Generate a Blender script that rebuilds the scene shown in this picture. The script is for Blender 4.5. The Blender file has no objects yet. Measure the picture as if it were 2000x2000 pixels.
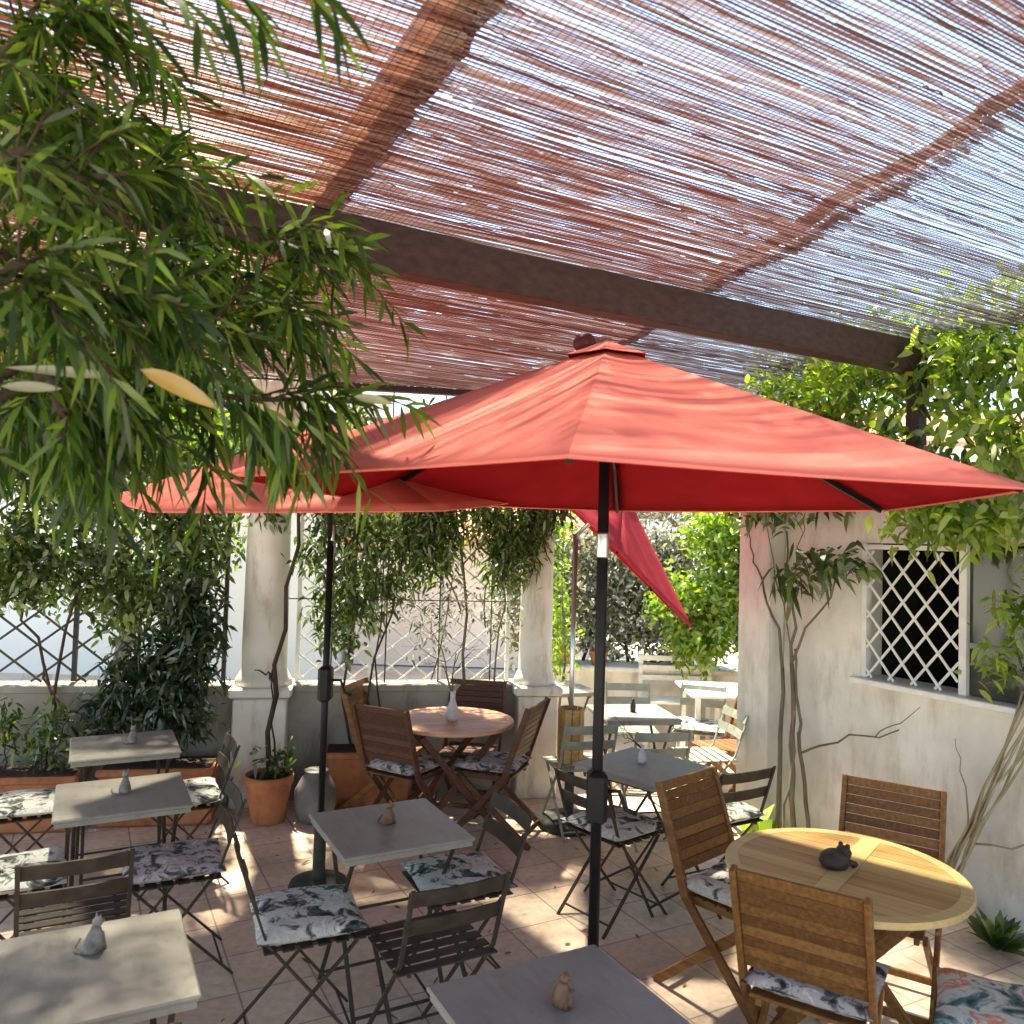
import bpy, bmesh, math, random
import numpy as np
from mathutils import Vector, Matrix
R = math.radians
random.seed(7)
rng = np.random.default_rng(11)
C = bpy.context.scene.collection
scene = bpy.context.scene

# ---------------------------------------------------------------- camera, world, sun
cam_d = bpy.data.cameras.new('camera')
cam = bpy.data.objects.new('camera', cam_d); C.objects.link(cam)
PITCH, ROLL, CAMH = .036, .028, 1.98
cp, sp = math.cos(PITCH), math.sin(PITCH)
fw = Vector((0, cp, sp)); up0 = Vector((0, -sp, cp)); rt0 = Vector((1, 0, 0))
rt = rt0*math.cos(ROLL) + up0*math.sin(ROLL); up = -rt0*math.sin(ROLL) + up0*math.cos(ROLL)
m = Matrix((rt, up, -fw)).transposed().to_4x4(); m.translation = (0, 0, CAMH)
cam.matrix_world = m
cam_d.sensor_width = 36; cam_d.lens = 1560/2000*36
cam_d.clip_start = .05; cam_d.clip_end = 400
scene.camera = cam
cam_d.dof.use_dof = True; cam_d.dof.focus_distance = 4.6; cam_d.dof.aperture_fstop = 4.0
SUN_EL, SUN_AZ = 62, -22
w = bpy.data.worlds.new('World'); scene.world = w; w.use_nodes = True
nt = w.node_tree; nt.nodes.clear()
sky = nt.nodes.new('ShaderNodeTexSky'); sky.sky_type = 'NISHITA'; sky.sun_disc = False
sky.sun_elevation = R(SUN_EL); sky.sun_rotation = R(SUN_AZ); sky.dust_density = .4; sky.ozone_density = 2.5
bg = nt.nodes.new('ShaderNodeBackground'); bg.inputs[1].default_value = .085
ow = nt.nodes.new('ShaderNodeOutputWorld')
nt.links.new(sky.outputs[0], bg.inputs[0]); nt.links.new(bg.outputs[0], ow.inputs[0])
sd = bpy.data.lights.new('sun', 'SUN'); sd.energy = 3.6; sd.angle = R(2.2); sd.color = (1, .93, .82)
sun = bpy.data.objects.new('sun', sd); C.objects.link(sun)
sdir = Vector((math.sin(R(SUN_AZ))*math.cos(R(SUN_EL)), math.cos(R(SUN_AZ))*math.cos(R(SUN_EL)), math.sin(R(SUN_EL))))
sun.rotation_euler = sdir.to_track_quat('Z', 'Y').to_euler()
scene.view_settings.view_transform = 'Standard'; scene.view_settings.look = 'None'
scene.view_settings.gamma = 1; scene.view_settings.exposure = 2.62
scene.view_settings.use_white_balance = True; scene.view_settings.white_balance_temperature = 7450; scene.view_settings.white_balance_tint = 3
scene.cycles.max_bounces = 8; scene.cycles.transparent_max_bounces = 12
scene.cycles.use_denoising = True
scene.cycles.sample_clamp_indirect = 6

# ---------------------------------------------------------------- materials
def new_mat(name):
    mt = bpy.data.materials.new(name); mt.use_nodes = True
    nt = mt.node_tree; b = nt.nodes['Principled BSDF']
    return mt, nt, b
def N(nt, t, **kw):
    n = nt.nodes.new(t)
    for k, v in kw.items():
        if isinstance(k, str) and hasattr(n, k): setattr(n, k, v)
    return n
def ramp(nt, fac, stops, interp='LINEAR'):
    r = nt.nodes.new('ShaderNodeValToRGB'); cr = r.color_ramp; cr.interpolation = interp
    while len(cr.elements) < len(stops): cr.elements.new(.5)
    for e, (p, c) in zip(cr.elements, stops): e.position = p; e.color = (*c, 1)
    nt.links.new(fac, r.inputs[0]); return r.outputs[0]
def tex(nt, kind='ShaderNodeTexNoise', scale=5, coord='Object', mapscale=None, rot=None, detail=4, **kw):
    tc = nt.nodes.new('ShaderNodeTexCoord'); mp = nt.nodes.new('ShaderNodeMapping')
    nt.links.new(tc.outputs[coord], mp.inputs[0])
    if mapscale: mp.inputs['Scale'].default_value = mapscale
    if rot: mp.inputs['Rotation'].default_value = rot
    t = nt.nodes.new(kind)
    nt.links.new(mp.outputs[0], t.inputs['Vector'])
    if 'Scale' in t.inputs: t.inputs['Scale'].default_value = scale
    if 'Detail' in t.inputs: t.inputs['Detail'].default_value = detail
    for k, v in kw.items(): t.inputs[k].default_value = v
    return t
def bump(nt, b, h, strength=.3, dist=.01):
    n = nt.nodes.new('ShaderNodeBump'); n.inputs['Strength'].default_value = strength
    n.inputs['Distance'].default_value = dist
    nt.links.new(h, n.inputs['Height']); nt.links.new(n.outputs[0], b.inputs['Normal'])
def mottled(name, c1, c2, scale=6, rough=.7, bmp=.2, metal=0, mapscale=None, bscale=None, spec=.3, stain=None):
    mt, nt, b = new_mat(name)
    t = tex(nt, scale=scale, mapscale=mapscale, detail=8)
    nt.links.new(ramp(nt, t.outputs['Fac'], [(.3, c1), (.7, c2)]), b.inputs['Base Color'])
    if stain:
        base = b.inputs['Base Color'].links[0].from_socket
        st = tex(nt, scale=stain[1], mapscale=stain[2], detail=9); st.inputs['Roughness'].default_value = .7
        mx = N(nt, 'ShaderNodeMix'); mx.data_type = 'RGBA'; mx.blend_type = 'MULTIPLY'; mx.inputs[0].default_value = 1
        nt.links.new(base, mx.inputs[6]); nt.links.new(ramp(nt, st.outputs['Fac'], [(.32, stain[0]), (.50, (1, 1, 1))]), mx.inputs[7])
        nt.links.new(mx.outputs[2], b.inputs['Base Color'])
    b.inputs['Roughness'].default_value = rough; b.inputs['Metallic'].default_value = metal
    b.inputs['Specular IOR Level'].default_value = spec
    if bmp:
        t2 = tex(nt, scale=bscale or scale*6, mapscale=mapscale, detail=6)
        bump(nt, b, t2.outputs['Fac'], bmp)
    return mt
def wood(name, c1, c2, c3, rough=.5, grain=(1.5, 26, 26)):
    mt, nt, b = new_mat(name)
    t = tex(nt, scale=2.2, mapscale=grain, detail=7); t2 = tex(nt, scale=7, mapscale=grain, detail=8)
    g = N(nt, 'ShaderNodeNewGeometry')
    a = nt.nodes.new('ShaderNodeMath'); a.operation = 'MULTIPLY_ADD'
    nt.links.new(g.outputs['Random Per Island'], a.inputs[0]); a.inputs[1].default_value = .42
    nt.links.new(t.outputs['Fac'], a.inputs[2])
    a2 = nt.nodes.new('ShaderNodeMath'); a2.operation = 'SUBTRACT'; nt.links.new(a.outputs[0], a2.inputs[0]); a2.inputs[1].default_value = .2
    nt.links.new(ramp(nt, a2.outputs[0], [(.25, c1), (.5, c2), (.75, c3)]), b.inputs['Base Color'])
    b.inputs['Roughness'].default_value = rough; b.inputs['Specular IOR Level'].default_value = .3
    bump(nt, b, t2.outputs['Fac'], .18, .004)
    return mt
def translucent_mat(name, stops, trans=.5, rough=.6, gloss=.06, isl=True, tint=None, noise=None, glossy_rough=.35, cloth=False):
    """thin material: diffuse + translucent + a little gloss; colour varies from leaf to leaf"""
    mt = bpy.data.materials.new(name); mt.use_nodes = True; nt = mt.node_tree; nt.nodes.clear()
    o = N(nt, 'ShaderNodeOutputMaterial')
    if isl:
        g = N(nt, 'ShaderNodeNewGeometry'); fac = g.outputs['Random Per Island']
    else:
        t = tex(nt, scale=noise or 4, detail=6); fac = t.outputs['Fac']
    col = ramp(nt, fac, stops)
    d = N(nt, 'ShaderNodeBsdfDiffuse'); tr = N(nt, 'ShaderNodeBsdfTranslucent'); gl = N(nt, 'ShaderNodeBsdfGlossy')
    gl.inputs['Roughness'].default_value = glossy_rough
    nt.links.new(col, d.inputs[0])
    if tint:
        mx = N(nt, 'ShaderNodeMix'); mx.data_type = 'RGBA'; mx.blend_type = 'MULTIPLY'; mx.inputs[0].default_value = 1
        nt.links.new(col, mx.inputs[6]); mx.inputs[7].default_value = (*tint, 1); nt.links.new(mx.outputs[2], tr.inputs[0])
    else: nt.links.new(col, tr.inputs[0])
    m1 = N(nt, 'ShaderNodeMixShader'); m1.inputs[0].default_value = trans
    nt.links.new(d.outputs[0], m1.inputs[1]); nt.links.new(tr.outputs[0], m1.inputs[2])
    m2 = N(nt, 'ShaderNodeMixShader'); m2.inputs[0].default_value = gloss
    nt.links.new(m1.outputs[0], m2.inputs[1]); nt.links.new(gl.outputs[0], m2.inputs[2])
    if cloth:
        w1 = tex(nt, scale=2.3, detail=3); w1.inputs['Distortion'].default_value = .6
        bn = N(nt, 'ShaderNodeBump'); bn.inputs['Strength'].default_value = .16; bn.inputs['Distance'].default_value = .03
        nt.links.new(w1.outputs['Fac'], bn.inputs['Height'])
        for q in (d, tr, gl): nt.links.new(bn.outputs[0], q.inputs['Normal'])
    nt.links.new(m2.outputs[0], o.inputs[0])
    return mt

M = {}
# terracotta floor tiles, laid along the furniture's direction
mt, nt, b = new_mat('terracotta_tiles')
br = tex(nt, 'ShaderNodeTexBrick', scale=1, rot=(0, 0, R(-28)))
br.offset = 0; br.squash = 1
br.inputs['Brick Width'].default_value = .33; br.inputs['Row Height'].default_value = .33
br.inputs['Mortar Size'].default_value = .005; br.inputs['Mortar Smooth'].default_value = .3; br.inputs['Bias'].default_value = 0
br.inputs['Color1'].default_value = (.66, .475, .35, 1); br.inputs['Color2'].default_value = (.75, .59, .46, 1)
br.inputs['Mortar'].default_value = (.33, .24, .18, 1)
n1 = tex(nt, scale=1.7, detail=8); n2 = tex(nt, scale=22, detail=6)
mx = N(nt, 'ShaderNodeMix'); mx.data_type = 'RGBA'; mx.blend_type = 'MULTIPLY'; mx.inputs[0].default_value = 1
nt.links.new(br.outputs['Color'], mx.inputs[6])
nt.links.new(ramp(nt, n1.outputs['Fac'], [(.3, (.72, .74, .76)), (.5, (.95, .95, .95)), (.68, (1.12, 1.1, 1.05))]), mx.inputs[7])
mx2 = N(nt, 'ShaderNodeMix'); mx2.data_type = 'RGBA'; mx2.blend_type = 'MULTIPLY'; mx2.inputs[0].default_value = 1
nt.links.new(mx.outputs[2], mx2.inputs[6])
nt.links.new(ramp(nt, n2.outputs['Fac'], [(.35, (.85, .85, .85)), (.6, (1.05, 1.05, 1.05))]), mx2.inputs[7])
nt.links.new(mx2.outputs[2], b.inputs['Base Color'])
nt.links.new(ramp(nt, n1.outputs['Fac'], [(.3, (.35,)*3), (.7, (.6,)*3)]), b.inputs['Roughness'])
bump(nt, b, br.outputs['Fac'], -.4, .004)
M['tiles'] = mt
M['ground'] = mottled('ground_paving', (.50, .47, .43), (.60, .57, .52), 3)
M['plaster'] = mottled('white_plaster', (.58, .55, .50), (.76, .74, .69), 2.2, .9, .25, bscale=26, stain=((.7, .67, .62), 3.0, (1.6, 1.6, .4)))
M['plaster_old'] = mottled('weathered_plaster', (.54, .515, .46), (.78, .76, .70), 2.6, .9, .35, bscale=22, stain=((.72, .69, .62), 3.0, (1.6, 1.6, .5)))
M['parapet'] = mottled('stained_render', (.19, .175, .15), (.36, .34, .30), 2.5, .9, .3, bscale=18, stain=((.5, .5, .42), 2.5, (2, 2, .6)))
M['column'] = mottled('column_plaster', (.58, .545, .49), (.76, .73, .68), 3, .85, .2, bscale=30, stain=((.62, .56, .47), 5.0, (1.5, 1.5, .35)))
M['stucco_white'] = mottled('far_white_stucco', (.84, .80, .76), (.90, .87, .84), .5, .9, 0)
M['stucco_pink'] = mottled('far_pink_stucco', (.78, .66, .60), (.88, .80, .75), .5, .9, 0)
M['roof_tile'] = mottled('roof_tiles', (.45, .2, .12), (.6, .32, .2), 6, .9, .3)
M['beam'] = mottled('dark_painted_timber', (.030, .016, .014), (.060, .034, .030), 5, .6, .25, mapscale=(1, 8, 8))
M['metal'] = mottled('brown_painted_metal', (.032, .024, .017), (.060, .046, .034), 20, .6, .1, spec=.25)
M['green_metal'] = mottled('grey_green_painted_metal', (.20, .22, .18), (.30, .31, .26), 20, .5, .1, spec=.4)
M['white_paint'] = mottled('white_paint', (.70, .69, .65), (.82, .81, .78), 12, .5, .1)
M['top'] = mottled('taupe_table_steel', (.235, .22, .19), (.28, .262, .228), 7, .42, .06, bscale=90, spec=.5, stain=((.80, .78, .74), 26, (1, .25, 1)))
M['black'] = mottled('black_metal', (.005, .005, .006), (.012, .012, .012), 15, .45, .05, spec=.22)
M['silver'] = mottled('brushed_aluminium', (.5, .5, .5), (.62, .62, .62), 15, .3, .05, metal=.9)
M['base_cast'] = mottled('dark_concrete_base', (.018, .022, .020), (.045, .05, .046), 18, .6, .3)
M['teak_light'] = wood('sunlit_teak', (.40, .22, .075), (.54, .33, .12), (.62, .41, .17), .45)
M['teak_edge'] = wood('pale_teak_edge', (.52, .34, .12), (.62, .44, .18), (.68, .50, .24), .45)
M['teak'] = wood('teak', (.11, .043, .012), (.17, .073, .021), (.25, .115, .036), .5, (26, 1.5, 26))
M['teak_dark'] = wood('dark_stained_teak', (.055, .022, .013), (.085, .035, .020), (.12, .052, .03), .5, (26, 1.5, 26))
M['teak_pink'] = wood('reddish_teak', (.42, .21, .12), (.50, .27, .165), (.58, .33, .21), .5)
M['terracotta'] = mottled('terracotta', (.30, .11, .05), (.44, .18, .085), 7, .85, .2, stain=((.6, .62, .6), 9, (1, 1, .6)))
M['terracotta_grey'] = mottled('grey_glazed_pot', (.10, .10, .10), (.17, .165, .16), 7, .5, .1)
M['soil'] = mottled('soil', (.03, .02, .014), (.06, .04, .03), 30, .95, .6)
M['bark'] = mottled('bark', (.10, .075, .05), (.22, .18, .13), 14, .9, .6, mapscale=(1, 1, .3))
M['bark_dark'] = mottled('dark_bark', (.035, .022, .016), (.085, .055, .040), 14, .9, .6, mapscale=(1, 1, .3))
M['bark_pale'] = mottled('pale_bark', (.24, .20, .12), (.42, .37, .24), 14, .9, .5, mapscale=(1, 1, .3))
M['wire'] = mottled('dark_trellis_wood', (.035, .030, .028), (.07, .06, .055), 14, .7, .1)
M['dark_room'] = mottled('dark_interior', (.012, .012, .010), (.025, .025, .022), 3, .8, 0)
M['figure'] = mottled('grey_stone_figurine', (.13, .115, .10), (.30, .28, .25), 30, .6, .3)
M['figure_dark'] = mottled('dark_bronze_figurine', (.025, .018, .016), (.07, .05, .045), 30, .5, .3)
M['figure_brown'] = mottled('brown_wood_figurine', (.10, .05, .03), (.20, .11, .07), 30, .5, .3)
M['ceramic'] = mottled('lilac_grey_ceramic', (.42, .38, .38), (.60, .56, .56), 20, .4, .1)
mt, nt, b = new_mat('window_glass'); b.inputs['Base Color'].default_value = (.05, .06, .05, 1)
b.inputs['Roughness'].default_value = .08; b.inputs['Transmission Weight'].default_value = .3; M['glass'] = mt
mt, nt, b = new_mat('white_cloth')
t = tex(nt, scale=5); nt.links.new(ramp(nt, t.outputs['Fac'], [(.3, (.7, .68, .62)), (.7, (.8, .79, .74))]), b.inputs['Base Color']); b.inputs['Roughness'].default_value = .9; M['cloth'] = mt
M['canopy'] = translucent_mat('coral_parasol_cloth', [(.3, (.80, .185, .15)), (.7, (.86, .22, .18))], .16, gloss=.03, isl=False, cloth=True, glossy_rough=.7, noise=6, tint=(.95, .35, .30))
M['canopy_in'] = translucent_mat('shaded_parasol_underside', [(.3, (.30, .010, .014)), (.7, (.38, .014, .02))], .14, gloss=.01, isl=False, cloth=True, glossy_rough=.7, noise=6, tint=(.95, .35, .30))  # unfaded underside, darkened further: the canopy's shade is in the colour
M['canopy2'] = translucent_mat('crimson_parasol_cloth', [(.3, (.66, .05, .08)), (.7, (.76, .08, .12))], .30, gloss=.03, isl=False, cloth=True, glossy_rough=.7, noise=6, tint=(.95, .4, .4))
def reed_mat(name, stops, tint):
    return translucent_mat(name, stops, .56, gloss=.04, tint=tint)
M['reed'] = reed_mat('split_reeds', [(0, (.17, .065, .042)), (.35, (.31, .15, .105)), (.65, (.42, .26, .19)), (1, (.54, .45, .39))], (1, .78, .62))
M['reed_mid'] = reed_mat('faded_reeds', [(0, (.15, .055, .045)), (.3, (.26, .135, .115)), (.6, (.34, .25, .25)), (1, (.52, .50, .54))], (1, .90, .86))
M['reed_grey'] = reed_mat('weathered_reeds', [(0, (.13, .09, .09)), (.4, (.27, .24, .26)), (1, (.48, .50, .58))], (.92, .95, 1))
M['twine'] = mottled('mat_twine', (.06, .035, .035), (.12, .08, .08), 30, .8, 0)
L = lambda n, st, tr=.45, g=.08, tint=(1., 1.15, .35): translucent_mat(n, st, tr, gloss=g, tint=tint)
M['leaf_olive'] = L('narrow_dark_leaves', [(0, (.013, .033, .006)), (.4, (.036, .075, .011)), (.78, (.085, .15, .020)), (1, (.22, .29, .05))], .45, .035, (1.0, 1.25, .3))
M['leaf_yellow'] = L('yellowed_leaf', [(0, (.22, .12, .012)), (1, (.28, .17, .02))])
M['leaf_dry'] = L('pale_dry_leaves', [(0, (.18, .20, .12)), (1, (.28, .29, .2))])
M['leaf_mid'] = L('climber_leaves', [(0, (.022, .052, .014)), (.4, (.06, .11, .025)), (.75, (.13, .20, .04)), (1, (.30, .36, .12))])
M['leaf_dark'] = L('dark_shrub_leaves', [(0, (.010, .024, .010)), (.6, (.022, .046, .016)), (1, (.05, .09, .025))], .3)
M['leaf_bright'] = L('bright_green_leaves', [(0, (.10, .19, .02)), (.5, (.25, .38, .05)), (1, (.46, .55, .16))], .58, .06, (1.1, 1.2, .3))
M['leaf_grey'] = L('grey_green_leaves', [(0, (.06, .08, .055)), (.4, (.17, .19, .14)), (.75, (.34, .35, .28)), (1, (.6, .58, .5))], .3, .06, (1, 1, .7))
def floral(name, ground, darks, accent, k):
    mt, nt, b = new_mat(name)
    t = tex(nt, scale=13+k, detail=6); t.inputs['Distortion'].default_value = .8; t.inputs['Roughness'].default_value = .62
    col = ramp(nt, t.outputs['Fac'], [(.36, darks[0]), (.44, darks[1]), (.50, ground), (.56, ground), (.60, accent), (.68, (.75, .76, .75))])
    v = tex(nt, 'ShaderNodeTexVoronoi', scale=34+k)
    mx = N(nt, 'ShaderNodeMix'); mx.data_type = 'RGBA'; mx.blend_type = 'MULTIPLY'; mx.inputs[0].default_value = .8
    nt.links.new(col, mx.inputs[6]); nt.links.new(ramp(nt, v.outputs['Distance'], [(.08, (.45, .5, .52)), (.3, (1, 1, 1))]), mx.inputs[7])
    nt.links.new(mx.outputs[2], b.inputs['Base Color']); b.inputs['Roughness'].default_value = .9
    t2 = tex(nt, scale=9); bump(nt, b, t2.outputs['Fac'], .3, .02)
    return mt
M['floral'] = floral('green_white_floral_cloth', (.60, .62, .56), ((.010, .012, .013), (.12, .14, .12)), (.48, .47, .44), 0)
M['floral_pink'] = floral('pinkish_floral_cloth', (.46, .43, .42), ((.015, .012, .014), (.13, .12, .12)), (.48, .38, .38), 3)
mt = floral('orange_floral_cloth', (.66, .69, .62), ((.02, .04, .05), (.12, .22, .2)), (.70, .20, .08), -6); M['floral_orange'] = mt

# ---------------------------------------------------------------- mesh helpers
class MB:
    def __init__(s): s.v = []; s.f = []; s.sm = []
    def add(s, vs, fs, smooth=False):
        o = len(s.v); s.v += [tuple(v) for v in vs]; s.f += [tuple(i+o for i in f) for f in fs]; s.sm += [smooth]*len(fs); return s
    def box(s, c, d, rot=None, ch=0.0):
        """box at centre c, size d, optional 3x3 rotation, with chamfered vertical/horizontal edges"""
        x, y, z = [k/2 for k in d]
        if ch <= 0:
            vs = [(-x,-y,-z),(x,-y,-z),(x,y,-z),(-x,y,-z),(-x,-y,z),(x,-y,z),(x,y,z),(-x,y,z)]
            fs = [(0,3,2,1),(4,5,6,7),(0,1,5,4),(1,2,6,5),(2,3,7,6),(3,0,4,7)]
        else:
            h = min(ch, x*.9, y*.9, z*.9)
            vs = []; 
            for sz, r in ((-z, h), (-z+h, 0), (z-h, 0), (z, h)):
                a, b_ = x-r, y-r; k = h if r == 0 else h*.5
                vs += [(-a+k,-b_,sz),(a-k,-b_,sz),(a,-b_+k,sz),(a,b_-k,sz),(a-k,b_,sz),(-a+k,b_,sz),(-a,b_-k,sz),(-a,-b_+k,sz)]
            fs = [tuple(range(7,-1,-1)), tuple(range(24,32))]
            for r in range(3):
                for i in range(8): j = (i+1) % 8; fs.append((r*8+i, r*8+j, r*8+8+j, r*8+8+i))
        c = Vector(c)
        vs = [(rot @ Vector(v) if rot else Vector(v)) + c for v in vs]
        return s.add(vs, fs)
    def bar(s, a, b_, wd, th, side=None, ch=0.0):
        """rectangular bar from a to b_; wd measured along `side`, th across"""
        a, b_ = Vector(a), Vector(b_); d = b_-a; z = d.normalized()
        x = Vector(side) if side else (Vector((1, 0, 0)) if abs(z.x) < .9 else Vector((0, 1, 0)))
        x = (x - z*x.dot(z)).normalized(); y = z.cross(x)
        return s.box((a+b_)/2, (wd, th, d.length), Matrix((x, y, z)).transposed(), ch)
    def tube(s, pts, r, n=8, cap=True):
        pts = [Vector(p) for p in pts]; rs = r if isinstance(r, (list, tuple)) else [r]*len(pts)
        vs = []; prev = None
        for i, p in enumerate(pts):
            d = (pts[min(i+1, len(pts)-1)] - pts[max(i-1, 0)]).normalized()
            if prev is None: x = d.orthogonal().normalized()
            else: x = (prev - d*prev.dot(d)).normalized()
            prev = x; y = d.cross(x)
            for k in range(n):
                a = 2*math.pi*k/n; vs.append(p + (x*math.cos(a) + y*math.sin(a))*rs[i])
        fs = []
        for i in range(len(pts)-1):
            for k in range(n): fs.append((i*n+k, i*n+(k+1) % n, (i+1)*n+(k+1) % n, (i+1)*n+k))
        if cap: fs += [tuple(range(n-1, -1, -1)), tuple(range((len(pts)-1)*n, len(pts)*n))]
        return s.add(vs, fs, True)
    def lathe(s, prof, c=(0, 0, 0), n=24, sx=1, sy=1, smooth=True):
        vs = []; c = Vector(c)
        for r, z in prof:
            for k in range(n):
                a = 2*math.pi*k/n; vs.append(c+Vector((math.cos(a)*r*sx, math.sin(a)*r*sy, z)))
        fs = []
        for i in range(len(prof)-1):
            for k in range(n): fs.append((i*n+k, i*n+(k+1) % n, (i+1)*n+(k+1) % n, (i+1)*n+k))
        fs += [tuple(range(n-1, -1, -1)), tuple(range((len(prof)-1)*n, len(prof)*n))]
        return s.add(vs, fs, smooth)
    def prism(s, poly, z0, z1):
        n = len(poly); vs = [(x, y, z0) for x, y in poly] + [(x, y, z1) for x, y in poly]
        fs = [tuple(range(n-1, -1, -1)), tuple(range(n, 2*n))] + [(i, (i+1) % n, n+(i+1) % n, n+i) for i in range(n)]
        return s.add(vs, fs)
    def obj(s, name, mat, parent=None, mats=None):
        me = bpy.data.meshes.new(name); me.from_pydata([tuple(v) for v in s.v], [], s.f); me.update()
        me.polygons.foreach_set('use_smooth', s.sm)
        o = bpy.data.objects.new(name, me); C.objects.link(o); me.materials.append(M[mat])
        if parent: o.parent = parent
        return o
def npmesh(name, V, F3=None, F4=None, mat=None, parent=None, smooth=True):
    """fast mesh from numpy: V (n,3), F3 (a,3), F4 (b,4)"""
    F3 = np.zeros((0, 3), int) if F3 is None else F3; F4 = np.zeros((0, 4), int) if F4 is None else F4
    me = bpy.data.meshes.new(name)
    me.vertices.add(len(V)); me.vertices.foreach_set('co', np.asarray(V, np.float32).ravel())
    nl = F3.size+F4.size; me.loops.add(nl); me.loops.foreach_set('vertex_index', np.concatenate([F3.ravel(), F4.ravel()]).astype(np.int32))
    npol = len(F3)+len(F4); me.polygons.add(npol)
    st = np.concatenate([np.arange(len(F3))*3, len(F3)*3+np.arange(len(F4))*4]).astype(np.int32)
    me.polygons.foreach_set('loop_start', st)
    me.update(calc_edges=True); me.polygons.foreach_set('use_smooth', [smooth]*npol)
    me.validate()
    o = bpy.data.objects.new(name, me); C.objects.link(o); me.materials.append(M[mat])
    if parent: o.parent = parent
    return o
def tag(o, label=None, cat=None, group=None, kind=None):
    if label: o['label'] = label
    if cat: o['category'] = cat
    if group: o['group'] = group
    if kind: o['kind'] = kind
    return o
def thing(name, label, cat, loc=(0, 0, 0), rz=0, group=None):
    o = bpy.data.objects.new(name, None); C.objects.link(o); o.location = loc; o.rotation_euler = (0, 0, rz)
    o.empty_display_size = .1
    return tag(o, label, cat, group)
def dup(root, loc, rz, label, group=None):
    r = root.copy(); C.objects.link(r); r.location = loc; r.rotation_euler = (0, 0, rz); r['label'] = label
    if group: r['group'] = group
    for ch in list(root.children):
        c = ch.copy(); C.objects.link(c); c.parent = r
        for g in list(ch.children):
            d = g.copy(); C.objects.link(d); d.parent = c
    return r
ANG = R(28); e1 = Vector((math.cos(ANG), math.sin(ANG), 0)); e2 = Vector((-math.sin(ANG), math.cos(ANG), 0))

# leaves -------------------------------------------------------------
def leaves(P, D, ln, wd, droop=.3, flat=0.0):
    """lanceolate leaves: 6 verts each. P base, D unit directions, ln, wd arrays"""
    n = len(P); D = D/np.linalg.norm(D, axis=1, keepdims=True)
    rn = rng.normal(size=(n, 3)); rn[:, 2] += flat
    S = np.cross(D, rn); S /= np.linalg.norm(S, axis=1, keepdims=True)+1e-9
    Nn = np.cross(S, D)
    ln = np.broadcast_to(ln, n)[:, None]; wd = np.broadcast_to(wd, n)[:, None]
    g = np.array([0, 0, -1.])
    def pt(t, side, fold=.0): return P + D*ln*t + S*wd*side + g*ln*droop*t*t + Nn*wd*fold
    V = np.stack([pt(0, 0), pt(.3, -.42, .12), pt(.3, .42, .12), pt(.65, -.4, .12), pt(.65, .4, .12), pt(1, 0)], 1).reshape(-1, 3)
    b_ = np.arange(n)[:, None]*6
    F3 = np.concatenate([b_+[0, 2, 1], b_+[3, 4, 5]]); F4 = b_+[1, 2, 4, 3]
    return V, F3, F4
def cloud(name, centers, radii, n, ln, wd, mat, parent=None, droop=.3, keep=None, zbias=0.0, flat=0.0, clump=14, csp=.09):
    """leaf clumps spread through ellipsoids"""
    centers = np.array(centers, float); radii = np.array(radii, float)
    vol = radii.prod(1); k = rng.choice(len(centers), size=max(1, n//clump), p=vol/vol.sum())
    u = rng.normal(size=(len(k), 3)); u /= np.linalg.norm(u, axis=1, keepdims=True)
    r = rng.random(len(k))[:, None]**.45
    cc = centers[k] + u*r*radii[k]
    P = np.repeat(cc, clump, 0) + rng.normal(size=(len(cc)*clump, 3))*csp
    if keep is not None: P = P[keep(P)]
    D = rng.normal(size=P.shape); D[:, 2] += zbias
    V, F3, F4 = leaves(P, D, ln*rng.uniform(.6, 1.2, len(P)), wd*rng.uniform(.7, 1.2, len(P)), droop, flat)
    return npmesh(name, V, F3, F4, mat, parent)
def wob(a, b_, n=7, amp=.03, seed=None):
    rr = np.random.default_rng(seed if seed is not None else random.randrange(9999))
    a, b_ = np.array(a, float), np.array(b_, float); t = np.linspace(0, 1, n)[:, None]
    p = a+(b_-a)*t; off = np.cumsum(rr.normal(size=(n, 3))*amp, 0); off -= off[0]+(off[-1]-off[0])*t
    return [tuple(q) for q in p+off]

# ---------------------------------------------------------------- ground and floor
o = MB().add([(-150, -40, -.02), (150, -40, -.02), (150, 260, -.02), (-150, 260, -.02)], [(0, 1, 2, 3)]).obj('ground', 'ground'); tag(o, kind='structure')
o = MB().add([(-7, -3, 0), (6, -3, 0), (6, 12, 0), (-7, 12, 0)], [(0, 1, 2, 3)]).obj('terrace_floor', 'tiles'); tag(o, kind='structure')

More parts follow.
